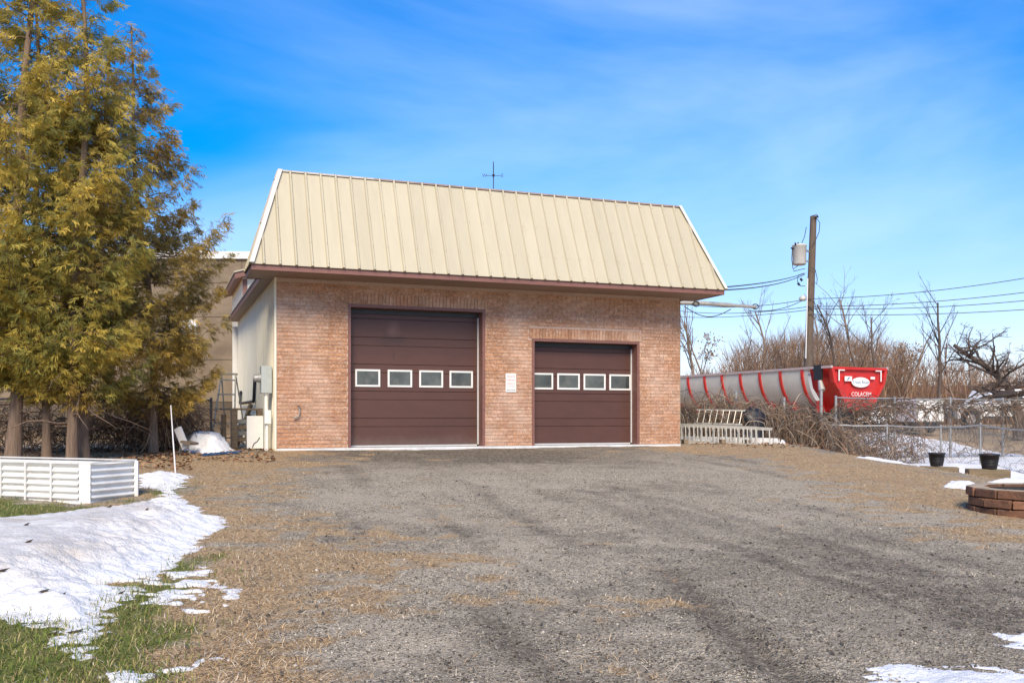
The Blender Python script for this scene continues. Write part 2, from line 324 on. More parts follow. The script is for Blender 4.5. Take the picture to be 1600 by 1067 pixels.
gy = np.concatenate([[-60, -25, -10, -4, 0, 1.5, 2.6], axis((3.4, 13, .07), (13, 26, .12)), np.geomspace(26.3, 1200, 46)])
X, Y = np.meshgrid(gx, gy); Z = ground(X, Y)
dry, green, dark = masks(X, Y)
V = np.stack([X, Y, Z], -1).reshape(-1, 3); ny, nx = X.shape; I = np.arange(nx * ny).reshape(ny, nx)
Q = np.stack([I[:-1, :-1], I[:-1, 1:], I[1:, 1:], I[1:, :-1]], -1).reshape(-1, 4)
gme = np_mesh('ground', V, Q, np.stack([dry, green, dark], -1).reshape(-1, 3), 'cover', True)
gm = bpy.data.materials.new('yard_ground'); gm.use_nodes = True; t = gm.node_tree; N = t.nodes.new; K = t.links.new; b = t.nodes['Principled BSDF']
b.inputs['Roughness'].default_value = .95; b.inputs['Specular IOR Level'].default_value = .2
tcn = N('ShaderNodeTexCoord'); at_ = N('ShaderNodeAttribute'); at_.attribute_name = 'cover'; sp = N('ShaderNodeSeparateColor'); K(at_.outputs['Color'], sp.inputs[0])
def noise(sc_, de=5, ro=.6, st=None):
    n = N('ShaderNodeTexNoise'); n.inputs['Scale'].default_value = sc_; n.inputs['Detail'].default_value = de; n.inputs['Roughness'].default_value = ro
    K(tcn.outputs['Object'], n.inputs['Vector']); return n.outputs[0]
def mrange(v, a, b_, c=0., d=1.):
    n = N('ShaderNodeMapRange'); n.inputs[1].default_value = a; n.inputs[2].default_value = b_; n.inputs[3].default_value = c; n.inputs[4].default_value = d; K(v, n.inputs[0]); return n.outputs[0]
def mixc(f, a, b_):
    n = N('ShaderNodeMix'); n.data_type = 'RGBA'
    for s, q in ((0, f), (6, a), (7, b_)):
        if hasattr(q, 'links'): K(q, n.inputs[s])
        elif s == 0: n.inputs[0].default_value = q
        else: n.inputs[s].default_value = (*q, 1)
    return n.outputs[2]
def math_(op, a, b_):
    n = N('ShaderNodeMath'); n.operation = op
    for i, q in enumerate((a, b_)):
        if hasattr(q, 'links'): K(q, n.inputs[i])
        else: n.inputs[i].default_value = q
    return n.outputs[0]
vo = N('ShaderNodeTexVoronoi'); vo.inputs['Scale'].default_value = 72; K(tcn.outputs['Object'], vo.inputs['Vector'])
sv = N('ShaderNodeSeparateColor'); K(vo.outputs['Color'], sv.inputs[0])
grav = mixc(mrange(sv.outputs[0], .0, 1.), (.10, .08, .056), (.80, .67, .475))
grav = mixc(mrange(noise(9, 6, .7), .35, .65, 0, .42), grav, (.42, .345, .25))
grav = mixc(mrange(noise(1.3, 5), .48, .66, 0, .6), grav, (.58, .48, .345))
grav = mixc(math_('MULTIPLY', sp.outputs[2], mrange(noise(20, 6, .75), .36, .56, .25, 1.)), grav, (.15, .12, .086))
straw = mixc(mrange(noise(38, 5, .7), .35, .65), (.25, .145, .065), (.80, .56, .30))
straw = mixc(mrange(noise(2.2, 5), .48, .66, 0, .7), straw, (.46, .30, .16))
straw = mixc(mrange(noise(11, 6, .75), .52, .66, 0, .75), straw, (.16, .115, .075))
grass = mixc(mrange(noise(30, 5, .7), .35, .65), (.095, .11, .022), (.25, .27, .07))
grass = mixc(mrange(noise(3.1, 5), .5, .7, 0, .7), grass, (.28, .21, .09))
dfac = mrange(math_('ADD', sp.outputs[0], math_('ADD', math_('MULTIPLY', noise(16, 6, .7), .9), math_('MULTIPLY', noise(60, 4, .7), .9))), 1.28, 1.9)
gfac = mrange(math_('ADD', sp.outputs[1], math_('MULTIPLY', noise(9, 6, .7), .9)), .85, 1.15)
c = mixc(dfac, grav, straw); c = mixc(gfac, c, grass); K(c, b.inputs['Base Color'])
hb = math_('ADD', math_('MULTIPLY', vo.outputs['Distance'], 1.0), math_('MULTIPLY', noise(60, 5, .7), .8))
bp = N('ShaderNodeBump'); bp.inputs['Strength'].default_value = .9; bp.inputs['Distance'].default_value = .02; K(hb, bp.inputs['Height']); K(bp.outputs[0], b.inputs['Normal'])
go = link('ground', gme, gm); tag(go, kind='structure')

# ------------------------------------------------------------------ garage
GL, GH, GD = 8.6778, 3.2065, 8.74
U1, U2, H1, U3, U4, H3 = 1.3439, 4.1363, 2.77, 5.1667, 7.6728, 2.2184
garage = empty('garage', (P0[0], P0[1], CZ + ZB), YAW, 'brick fronted garage with cream metal mansard roof and two brown overhead doors', 'garage')
def gw(u, v, w_): return Vector((P0[0] + u * CA - v * SA, P0[1] + u * SA + v * CA, CZ + ZB + w_))
TW = .012
m = MB()                                                  # front wall backing with mortar face, pierced by the two openings
for (a, b_, z0, z1) in ((0, U1, 0, GH), (U1, U2, H1, GH), (U2, U3, 0, GH), (U3, U4, H3, GH), (U4, GL, 0, GH)): m.lim(a, b_, 0, .12, z0, z1)
m.build('front_wall', M_mortar, garage)
m = MB(); m.lim(-.001, GL, -.05, .14, -.32, -.004); m.build('foundation', M_found, garage, bevel=.01)
CH, BLN, JT = .0729, .2205, .010
full = MB().box((0, 0, 0), (1, .06, CH - JT)).mesh('brick'); full.materials.append(M_brick)
bl = []; OPEN = [(U1 - .0, U2 + .0, 0, H1), (U3, U4, 0, H3), (U1 - .06, U2 + .06, H1, H1 + BLN), (U3 - .06, U4 + .06, H3, H3 + BLN)]
for j in range(int(GH / CH)):
    z0 = j * CH; zc_ = z0 + CH / 2; segs = [(0., GL)]
    for (a, b_, lo, hi) in OPEN:
        if lo - .02 < zc_ < hi + .015:
            ns = []
            for (p, q) in segs:
                if b_ <= p or a >= q: ns.append((p, q))
                else:
                    if a > p: ns.append((p, a))
                    if b_ < q: ns.append((b_, q))
            segs = ns
    off = -(.5 if j % 2 else .0) * BLN
    k = off
    while k < GL:
        for (p, q) in segs:
            a = max(k, p); b_ = min(k + BLN, q)
            if b_ - a > .04: bl.append(((a + b_) / 2, zc_, b_ - a - JT))
        k += BLN
bl.sort(key=lambda q: (gw(q[0], 0, q[1]) - Vector((0, 0, CZ))).length)
pro = lambda: -.012 + random.uniform(-.0035, .0035) + .03
for (u, z, ln) in bl[:300]:
    o = bpy.data.objects.new('brick', full); COL.objects.link(o); o.parent = garage; o.location = (u, pro(), z); o.scale = (ln, 1, 1)
m = MB()
for (u, z, ln) in bl[300:]: m.box((u, pro(), z), (ln, .06, CH - JT))
for (a, b_, lo, hi) in OPEN[2:]:
    n = int(round((b_ - a) / CH)); st = (b_ - a) / n
    for i in range(n): m.box((a + st * (i + .5), pro() - .004, (lo + hi) / 2), (st - JT, .06, BLN - JT))
m.build('brick', M_brick, garage, kind='stuff')
# left side wall: ribbed cream siding, plus plain rear and right walls
def ribbed(u, v0, v1, z0, z1, side, pitch=.15):
    m = MB(); v = v0; prof = []
    while v < v1 - 1e-4:
        for dv, dp in ((0, 0), (pitch * .62, 0), (pitch * .7, .014), (pitch * .92, .014)): prof.append((min(v + dv, v1), dp))
        v += pitch
    prof.append((v1, 0)); n = len(prof)
    vs = [(u + side * (.02 + d), a, z) for z in (z0, z1) for a, d in prof]
    fs = [(i, i + 1, n + i + 1, n + i) for i in range(n - 1)]
    return m.add(vs, fs)
ribbed(0, .0, GD, -.1, GH, -1).build('side_siding', M_siding, garage)
ribbed(GL, 0, GD, -.1, GH, 1).build('side_siding', M_siding, garage)
m = MB(); m.lim(-.01, .1, .12, GD, -.3, GH); m.lim(GL - .1, GL + .01, .12, GD, -.3, GH); m.lim(.1, GL - .1, GD - .1, GD, -.3, GH); m.build('side_wall', M_siding, garage)
m = MB(); m.lim(-.045, -.004, -.03, .06, -.05, GH); m.build('corner_trim', M_siding, garage)
# roof: mansard of ribbed strips
S, O, HE, INS, RUN, HT = .51, .90, 3.315, .56, .86, 5.20
FH = HE - .015
m = MB()
SN, BR = .24, .28                                          # narrower eave behind the short mansard return
for (a, b_, c_, d) in ((-S, GL + S, -O, 0), (-S, 0, 0, BR), (GL, GL + S, 0, BR), (-SN, 0, BR, GD), (GL, GL + SN, BR, GD)): m.lim(a, b_, c_, d, GH + .0, GH + .02)
m.build('soffit', M_soffit, garage)
m = MB(); ft = .03
m.lim(-S - ft, GL + S + ft, -O - ft, -O, GH - .012, FH); m.build('fascia', M_trim, garage)
m = MB(); m.lim(-S - ft, -S, -O, BR, GH - .012, FH); m.lim(-S, -SN - ft, BR - .03, BR, GH - .012, FH); m.lim(-SN - ft, -SN, BR - .03, GD, GH - .012, FH); m.build('fascia', M_trim, garage)
m = MB(); m.lim(GL + S, GL + S + ft, -O, BR, GH - .012, FH); m.lim(GL + SN + ft, GL + S, BR - .03, BR, GH - .012, FH); m.lim(GL + SN, GL + SN + ft, BR - .03, GD, GH - .012, FH); m.build('fascia', M_trim, garage)
RO = .035                                                 # metal overhang past the fascia
def rpt(u, s, out=0):                                     # point on the front slope: u along the wall, s from eave to top, out along the slope's normal
    nv, nw = -(HT - HE), RUN; l = math.hypot(nv, nw)
    return Vector((u, -O - ft - RO + (RUN + RO) * s + out * nv / l, HE - .02 + (HT - HE + .02) * s + out * nw / l))
EL, ER = -S - ft - RO, GL + S + ft + RO
def clip(pg):
    for sgn, e in ((1, EL), (-1, ER)):
        o = []
        f = lambda p: sgn * (p[0] - (e + sgn * (INS + RO) * p[1]))
        for i in range(len(pg)):
            a, b_ = pg[i], pg[(i + 1) % len(pg)]; fa, fb = f(a), f(b_)
            if fa >= 0: o.append(a)
            if fa * fb < 0: q = fa / (fa - fb); o.append((a[0] + (b_[0] - a[0]) * q, a[1] + (b_[1] - a[1]) * q))
        pg = o
        if not pg: return pg
    return pg
SPC = .2835; u = .24 - 3 * SPC; ribs = []
nrm = rpt(0, 0, 1) - rpt(0, 0, 0)
while u < ER:
    pg = clip([(u, 0), (u + SPC - .0015, 0), (u + SPC - .0015, 1), (u, 1)])
    if len(pg) > 2:
        mm = MB(); mm.prism([rpt(a, s, random.uniform(0, .0006)) for a, s in pg], nrm * -.012)
        if EL + .01 < u < ER - .01:
            s1 = min(1, (u - EL) / (INS + RO), (ER - u) / (INS + RO)); wd = .030
            if s1 > .05:
                A = [rpt(u - wd, 0, .001), rpt(u - wd * .45, 0, .036), rpt(u + wd * .45, 0, .036), rpt(u + wd, 0, .001)]
                B = [rpt(u - wd, s1, .001), rpt(u - wd * .45, s1, .036), rpt(u + wd * .45, s1, .036), rpt(u + wd, s1, .001)]
                mm.add(A + B, [(0, 1, 5, 4), (1, 2, 6, 5), (2, 3, 7, 6), (3, 2, 1, 0), (4, 5, 6, 7)]); ribs.append((u, s1))
        mm.build('roof_panel', M_cream, garage)
    u += SPC
m = MB(); d = MB()
for (u, s1) in ribs:
    for q in (.03, .24, .58, .93):
        if q < s1 - .03:
            c_ = rpt(u + .008, q, .038); m.box(c_, (.014, .014, .012))
    d.box(rpt(u, s1 - .012, .012), (.055, .03, .045))
m.build('screw', M_galv, garage, kind='stuff'); d.build('rib_closure', M_dark, garage, kind='stuff')
# side and rear slopes, flat top
TLf, TRf = rpt(EL + INS + RO, 1), rpt(ER - INS - RO, 1)
ELf, ERf = rpt(EL, 0), rpt(ER, 0); BV = .28
def bk(p): return Vector((p.x, BV, p.z))
for sg_, P_, T_ in ((1, ELf, TLf), (-1, ERf, TRf)):
    m = MB(); m.prism([P_, T_, bk(T_), bk(P_)], (sg_ * .012, 0, -.004))
    for i in range(4):
        v = P_.y + .12 + i * .283; f0 = min(1, (v - P_.y) / (T_.y - P_.y))
        m.bar((P_.x - sg_ * .012, v, P_.z), (P_.x + (T_.x - P_.x) * f0 - sg_ * .012, v, P_.z + (T_.z - P_.z) * f0), .05, .02, (1, 0, 0))
    m.build('side_roof', M_cream, garage)
m = MB(); m.prism([bk(ELf), bk(TLf), bk(TRf), bk(ERf)], (0, -.012, 0)); m.build('parapet_back', M_galv, garage)
m = MB(); m.prism([TLf, TRf, bk(TRf), bk(TLf)], (0, 0, -.02)); m.build('parapet_top', M_galv, garage)
for sg_, e_ in ((1, -SN - ft - .02), (-1, GL + SN + ft + .02)):
    m = MB(); m.prism([(e_, BV + .004, FH + .004), (GL / 2, BV + .004, FH + .55), (GL / 2, GD + .3, FH + .55), (e_, GD + .3, FH + .004)], (0, 0, .03)); m.build('low_roof', M_galv, garage)
def hip(A, B, inward, wd, name, mt):                      # bent flashing over a hip
    A = A + Vector((0, -.012, .004)); B = B + Vector((0, -.012, .004)); i = Vector((inward * wd, 0, 0)); n = nrm * .04
    mm = MB(); mm.add([A + n, B + n, B + n + i, A + n + i, A - Vector((inward * .02, 0, 0)), B - Vector((inward * .02, 0, 0)), A + Vector((inward * .01, .16, 0)), B + Vector((inward * .01, .16, 0))],
                      [(0, 3, 2, 1), (4, 0, 1, 5), (6, 4, 5, 7)]); return mm.build(name, mt, garage)
hip(ELf, TLf, 1, .075, 'hip_flashing', mat('pale_flashing', (.70, .645, .56), .5, .1, 4, wear=(.5, .42, .33), wamt=.4)); hip(ERf, TRf, -1, .07, 'hip_flashing', mat('cream_flashing', (.78, .74, .62), .5, .1, 4))
mid = TLf.lerp(TRf, .21)
for A, B, mt in ((TLf, mid, mat('pale_cap', (.56, .50, .42), .6, .2, 4, wear=(.38, .30, .23), wamt=.6)), (mid + Vector((.004, 0, 0)), TRf, mat('rusty_cap', (.40, .30, .25), .7, .4, 3, wear=(.27, .12, .08), wscale=1.2, wamt=.9, stretch=(1.5, 1, 1)))):
    m = MB(); e = Vector((0, -.038, -.02)); f = Vector((0, -.034, .012)); g = Vector((0, .2, .016))
    m.add([A + e, B + e, B + f, A + f, B + g, A + g], [(0, 1, 2, 3), (3, 2, 4, 5)]); m.build('roof_cap', mt, garage)
# overhead doors
def door(u0, u1, h, nsec, wx, ww, wh, wsec, lab, dm):
    RC = .26
    fr = empty('overhead_door', (0, 0, 0), 0); fr.parent = garage; fr['label'] = lab
    jm = MB()
    jm.lim(u0 + .0, u0 + .055, -.015, RC + .1, 0, h - .055); jm.lim(u1 - .055, u1, -.015, RC + .1, 0, h - .055); jm.lim(u0, u1, -.015, RC + .1, h - .055, h - .0)
    jm.build('door_frame', M_trim, fr)
    st = MB(); st.lim(u1 - .082, u1 - .057, RC - .035, RC - .002, .03, h - .1); st.build('side_seal', M_seal, fr)
    hd = MB(); hd.lim(u0 + .056, u1 - .056, RC - .05, RC - .004, h - .15, h - .06); hd.build('top_seal', M_black, fr)
    a, b_ = u0 + .057, u1 - .083; z0, z1 = .035, h - .07; sh = (z1 - z0) / nsec
    for i in range(nsec):
        lo, hi = z0 + i * sh, z0 + (i + 1) * sh; g = .006; r = lo + sh * .68
        pm = MB(); pm.lim(a, b_, RC, RC + .04, lo + .001, r - g); pm.lim(a, b_, RC, RC + .04, r + g, hi - .008)
        pm.lim(a, b_, RC + .008, RC + .04, r - g, r + g); pm.lim(a + .002, b_ - .002, RC + .012, RC + .04, hi - .008, hi + .001)
        pm.build('door_panel', dm, fr, bevel=.004)
    bs = MB(); bs.lim(a, b_, RC - .006, RC + .05, 0, .033); bs.build('bottom_seal', M_seal, fr)
    lo = z0 + wsec * sh; zc_ = lo + sh * .48
    for x in wx:
        fm = MB(); t_ = .038
        fm.lim(x - ww / 2, x + ww / 2, RC - .016, RC + .004, zc_ + wh / 2 - t_, zc_ + wh / 2); fm.lim(x - ww / 2, x + ww / 2, RC - .016, RC + .004, zc_ - wh / 2, zc_ - wh / 2 + t_)
        fm.lim(x - ww / 2, x - ww / 2 + t_, RC - .016, RC + .004, zc_ - wh / 2 + t_, zc_ + wh / 2 - t_); fm.lim(x + ww / 2 - t_, x + ww / 2, RC - .016, RC + .004, zc_ - wh / 2 + t_, zc_ + wh / 2 - t_)
        fm.build('window_frame', M_white, fr, bevel=.004)
        pm = MB(); pm.lim(x - ww / 2 + t_, x + ww / 2 - t_, RC - .006, RC + .003, zc_ - wh / 2 + t_, zc_ + wh / 2 - t_); pm.build('pane', M_glass, fr)
    return fr
door(U1, U2, H1, 5, [U1 + .055 + q for q in (.385, 1.035, 1.68, 2.315)], .50, .345, 2, 'larger brown overhead door with four square windows and a damp stain', stained(M_door, U1 + .93, 2.12))
door(U3, U4, H3, 4, [U3 + .05 + q for q in (.275, .895, 1.51, 2.125)], .525, .345, 2, 'smaller brown overhead door with four square windows', M_door)
# rear block of the garage with its own eave, and small canopy on the right
rb = empty('rear_building', gw(0, GD, 0), YAW, 'cream rear block with brown eave rising behind the garage\'s left side', 'building')
PK = .30; rk = lambda u_: 4.30 + PK * (u_ + .55)
m = MB(); m.prism([(.13, .42, -.4), (3.2, .42, -.4), (3.2, .42, rk(3.2)), (.13, .42, rk(.13))], (0, 4, 0)); m.build('wall', M_siding, rb)
m = MB(); m.lim(-.15, .0, .30, .419, -.4, 3.1); m.build('corner_board', M_white, rb)
m = MB(); m.prism([(-.10, .12, rk(-.10) - .02), (3.4, .12, rk(3.4) - .02), (3.4, .12, rk(3.4) + .14), (-.10, .12, rk(-.10) + .14)], (0, 4.5, 0)); m.build('fascia', M_trim, rb)
m = MB(); m.prism([(-.13, .08, rk(-.13) + .142), (3.4, .08, rk(3.4) + .142), (3.4, .08, rk(3.4) + .18), (-.13, .08, rk(-.13) + .18)], (0, 4.6, 0)); m.build('roof', M_cream, rb)
m = MB(); m.lim(.128, .25, .395, .419, 3.15, 4.45); m.build('corner_trim', M_trim, rb)
m = MB(); p = gw(GL + .015, 3.0, 0); cn = empty('side_canopy', gw(GL + .04, 3.2, 1.78), YAW, 'small brown sloping canopy on the garage\'s right wall', 'canopy')
m.prism([(0, 0, .62), (.62, 0, .40), (.62, 0, .22), (0, 0, .44)], (0, 1.3, 0)); m.build('canopy_roof', M_trim, cn)
m = MB(); m.bar((.0, .1, .0), (.5, .1, .30), .05); m.bar((0, 1.2, 0), (.5, 1.2, .30), .05); m.build('bracket', M_wood, cn)

# ------------------------------------------------------------------ things fixed to the garage
def face(p_u, p_w): return gw(p_u, -.022, p_w)
def on_front(px, py):                                     # pixel -> (u, w) on the front wall
    k = (px - 800) / F; u = (k * P0[1] - P0[0]) / (CA - k * SA); d = P0[1] + u * SA
    return u, (HY - py) / F * d - ZB
u0, w0 = on_front(797.5, 598)
sg = empty('wall_sign', gw(u0, -.02, w0), YAW, 'faded white sign with red print and double arrow between the doors', 'sign')
m = MB(); m.box((0, -.008, 0), (.232, .006, .385)); m.build('sign_plate', M_signw, sg, bevel=.002)
for body, z, sz, mt in (('PRIVATE', .125, .048, M_ink), ('PARKING', .055, .048, M_ink), ('ONLY', -.02, .062, M_ink), ('UNAUTHORIZED', -.075, .022, M_ink)):
    o = link('lettering', text_mesh(body, sz, 'lettering'), mt, sg); o.location = (0, -.0125, z); o.rotation_euler = (R(90), 0, 0)
m = MB(); m.prism([(-.095, -.0125, -.145), (-.07, -.0125, -.132), (-.07, -.0125, -.141), (.07, -.0125, -.141), (.07, -.0125, -.132), (.095, -.0125, -.145), (.07, -.0125, -.158), (.07, -.0125, -.149), (-.07, -.0125, -.149), (-.07, -.0125, -.158)], (0, -.001, 0)); m.build('arrow', M_ink2, sg)
u0, w0 = on_front(466, 642)
tp = empty('wall_tap', gw(u0, -.02, w0), YAW, 'old metal water tap and bent pipe on the bricks left of the larger door', 'tap')
m = MB(); m.tube([(0, .02, .06), (0, -.045, .06), (.012, -.05, .03), (.012, -.05, -.06), (-.01, -.05, -.1)], .012, 8); m.build('pipe', M_galv, tp)
m = MB(); m.tube([(.0, -.05, -.1), (-.05, -.05, -.115), (-.1, -.06, -.12), (-.105, -.06, -.15)], [.014, .018, .014, .012], 8); m.build('spout', M_galv, tp)
m = MB(); m.lathe([(.0, 0), (.028, .0), (.03, .012), (.01, .016), (0, .016)], (0, -.05, .085), 12); m.build('handle', M_rock, tp)
# electricity meter on the left wall
em = empty('electric_meter', gw(-.05, .42, 1.06), YAW, 'grey electric meter box with round glass dial and white conduits', 'meter')
m = MB(); m.lim(-.2, 0, -.14, .14, -.02, .50); m.build('meter_box', M_grey, em, bevel=.012)
m = MB(); m.tube([(-.2, 0, .27), (-.25, 0, .27)], .085, 20); m.tube([(-.251, 0, .27), (-.32, 0, .27)], [.075, .068], 20); m.build('meter_dial', M_galv, em)
m = MB(); m.tube([(-.1, -.05, -.04), (-.1, -.05, -1.10)], .038, 12); m.build('conduit', M_white, em)
m = MB(); m.tube([(-.1, -.18, -.59), (-.1, -.18, -1.12)], .032, 12); m.build('conduit', M_white, em)
m = MB(); m.lim(-.15, -.03, -.25, -.12, -.60, -.34); m.build('junction_box', M_white, em, bevel=.008)
dp = MB(); dp.tube([gw(-.07, 3.5, 1.44), gw(-.09, 3.5, .98), gw(-.09, 3.55, .94), gw(-.09, 7.2, .94), gw(-.09, 7.26, .98), gw(-.07, 7.26, 1.27)], .034, 8)
o = dp.build('wall_pipe', M_black); tag(o, 'black U shaped pipe running along the cream side wall', 'pipe')
# weather vane
A = gw(4.05, RUN - O + .25, HT + .02); A = at(771, 297, A.y); 
wv = empty('weathervane', (A.x, A.y, CZ + ZB + HT), 0, 'black weathervane with compass letters on the garage roof', 'weathervane')
m = MB(); m.tube([(0, 0, -.03), (0, 0, .62)], .010, 8); m.tube([(0, 0, .31), (0, 0, .36)], [.016, .03], 10); m.build('pole', M_wire, wv)
m = MB(); m.bar((-.15, 0, .335), (.15, 0, .335), .009); m.bar((0, -.15, .335), (0, .15, .335), .009); m.build('compass_arm', M_wire, wv)
for ch, p in (('W', (-.18, 0, .335)), ('E', (.18, 0, .335)), ('N', (0, .18, .335)), ('S', (0, -.18, .34))):
    me = text_mesh(ch, .1, 'compass_letter'); o = link('compass_letter', me, M_wire, wv); o.location = p; o.rotation_euler = (R(90), 0, R(90) if ch in 'NS' else 0)
m = MB(); m.bar((0, -.2, .50), (0, .2, .50), .009); m.prism([(-.003, -.27, .5), (-.003, -.18, .545), (-.003, -.18, .455)], (.006, 0, 0)); m.prism([(-.003, .12, .5), (-.003, .2, .56), (-.003, .26, .56), (-.003, .2, .5), (-.003, .26, .44), (-.003, .2, .44)], (.006, 0, 0)); m.build('arrow', M_wire, wv)

# ------------------------------------------------------------------ left: concrete building
cb = empty('concrete_building', at(395, 652, 34), .03, 'stained beige concrete industrial building behind the cedars', 'building')
gzb = gz(-9.4, 34) - CZ - .3
lev = [(gzb, .55), (.57, 2.08), (2.10, 3.62), (3.64, 4.85), (4.87, 5.72)]
for i, (a, b_) in enumerate(lev):
    for k in range(9):
        x0 = 3 - k * 3.4; m = MB()
        if i == 2 and k == 1:
            for q in ((x0 - 3.39, -2.62, a, b_), (-2.0, x0, a, b_), (-2.62, -2.0, a, 3.0), (-2.62, -2.0, 3.56, b_)):
                if q[1] > q[0]: m.lim(q[0], q[1], 0, .4, q[2], q[3])
        elif i == 2 and k == 0: m.lim(x0 - 3.39, x0, 0, .4, a, b_)
        else: m.lim(x0 - 3.39, x0, random.uniform(0, .012), .4, a, b_)
        m.build('concrete_panel', M_concd if i == 0 else M_conc, cb)
m = MB(); m.lim(-27, 3, .05, 12, gzb, 5.71); m.build('core_wall', M_conc, cb)
m = MB(); m.lim(-27.2, 3.2, -.12, 12.2, 5.73, 5.99); m.build('roof_cap', M_white, cb)
wdw = MB(); wdw.lim(-2.62, -2.0, .02, .045, 3.0, 3.56); o = wdw.build('window', mat('milky_glass', (.72, .74, .74), .25, .1, 3), cb)
m = MB()
for q in (-2.62, -2.33, -2.03): m.lim(q, q + .03, .0, .019, 3.0, 3.56)
m.lim(-2.59, -2.03, .0, .019, 3.27, 3.30); m.build('window_frame', M_grey, o)

# ------------------------------------------------------------------ fences
def fence(name, pts, hts, label, cat='fence', rail=True, pr=.024, pitch=.075, wr=.0022, mt=M_galv, posts=None, lean=0):
    base = pts[0]; e = empty(name, base, 0, label, cat); P = [Vector(p) - Vector(base) for p in pts]
    V = []; Qs = []
    for i, p in enumerate(P):
        mm = MB(); mm.tube([p + Vector((0, 0, -.2)), p + Vector((random.uniform(-lean, lean), 0, hts[i] + .03))], pr, 8); mm.tube([p + Vector((0, 0, hts[i] + .03)), p + Vector((0, 0, hts[i] + .055))], [pr * 1.2, pr * .5], 8); mm.build('post', mt, e)
    if rail:
        for i in range(len(P) - 1):
            mm = MB(); a = P[i] + Vector((0, 0, hts[i])); b_ = P[i + 1] + Vector((0, 0, hts[i + 1])); mm.tube([a, a.lerp(b_, .5) + Vector((0, 0, -.02)), b_], .02, 6); mm.build('top_rail', mt, e)
    segs = []
    for i in range(len(P) - 1):
        a, b_ = P[i], P[i + 1]; ln = (b_ - a).xy.length; h = min(hts[i], hts[i + 1]); n = int(ln / pitch)
        for k in range(-int(h / pitch), n):
            for sgn in (1, -1):
                s0 = k * pitch; 
                if sgn == 1: x0, z0, x1, z1 = s0, 0, s0 + h, h
                else: x0, z0, x1, z1 = s0, h, s0 + h, 0
                if x0 < 0: z0 += (0 - x0) * (z1 - z0) / h; x0 = 0
                if x1 > ln: z1 -= (x1 - ln) * (z1 - z0) / (x1 - x0); x1 = ln
                if x1 - x0 < .02: continue
                f0, f1 = x0 / ln, x1 / ln
                segs.append(((a.lerp(b_, f0) + Vector((0, 0, z0 * (hts[i] + (hts[i + 1] - hts[i]) * f0) / h))), (a.lerp(b_, f1) + Vector((0, 0, z1 * (hts[i] + (hts[i + 1] - hts[i]) * f1) / h)))))
    A = np.array([[tuple(p), tuple(q)] for p, q in segs]); v, q = tubes_np(A, np.full(A.shape[:2], wr), 3)
    o = link('wire_mesh', np_mesh('wire_mesh', v, q), mt, e); o['kind'] = 'stuff'
    return e
def fpts(L_): return [on(px, d) for px, d in L_]
M_fdark = mat('dark_fence_steel', (.16, .16, .155), .6, .3, 8, metal=.4)
pl = fpts([(-60, 17.4), (30, 17.6), (135, 17.9), (205, 18.2), (258, 18.6), (330, 19.3)]); fence('chain_link_fence', pl, [.98] * 6, 'dark low chain link fence behind the cedar trunks', mt=M_fdark)
pl = fpts([(1285, 23.6), (1386, 23.2), (1470, 22.4), (1532, 21.6), (1610, 20.2), (1700, 19)])
hs_ = [at(0, y, p.y).z - p.z for y, p in zip((663, 665, 667, 664, 673, 684), pl)]
fence('chain_link_fence', pl, hs_, 'low galvanised chain link fence just behind the two planters')
pl = fpts([(1306, 26), (1398, 26.5), (1485, 27), (1567, 27.5), (1660, 28)])
hs_ = [at(0, y, p.y).z - p.z for y, p in zip((621, 622, 623, 624, 625), pl)]
fence('chain_link_fence', pl, hs_, 'taller chain link fence overgrown with stems in front of the white pickup', pr=.035)
pl = [gw(GL + .25, 3.2, 0), on(1150, 24.6), on(1225, 24.2), on(1283, 23.7)]
for p in pl: p.z = gz(p.x, p.y)
fence('chain_link_fence', pl, [1.25, 1.25, 1.3, at(0, 612, 23.7).z - pl[3].z], 'vine covered fence beside the garage behind the ladders', pr=.04, rail=False)

# ------------------------------------------------------------------ snow
M_snow = bpy.data.materials.new('old_snow'); M_snow.use_nodes = True; t = M_snow.node_tree; N = t.nodes.new; K = t.links.new; b = t.nodes['Principled BSDF']
tcn = N('ShaderNodeTexCoord'); b.inputs['Roughness'].default_value = .7; b.inputs['Specular IOR Level'].default_value = .3; b.inputs['Subsurface Weight'].default_value = .0
at_ = N('ShaderNodeAttribute'); at_.attribute_name = 'tint'
dirt = mixc(mrange(noise(2.0, 6, .65), .38, .66), (.80, .77, .72), (.58, .52, .445))
sep = N('ShaderNodeSeparateColor'); K(at_.outputs['Color'], sep.inputs[0])
c = mixc(sep.outputs[0], (.87, .855, .82), dirt); c = mixc(mrange(noise(24, 4, .7), .61, .74, 0, .7), c, (.33, .27, .21)); K(c, b.inputs['Base Color'])
bp = N('ShaderNodeBump'); bp.inputs['Strength'].default_value = .75; bp.inputs['Distance'].default_value = .05; K(math_('ADD', noise(11, 6, .65), math_('MULTIPLY', noise(45, 4, .7), .35)), bp.inputs['Height']); K(bp.outputs[0], b.inputs['Normal'])
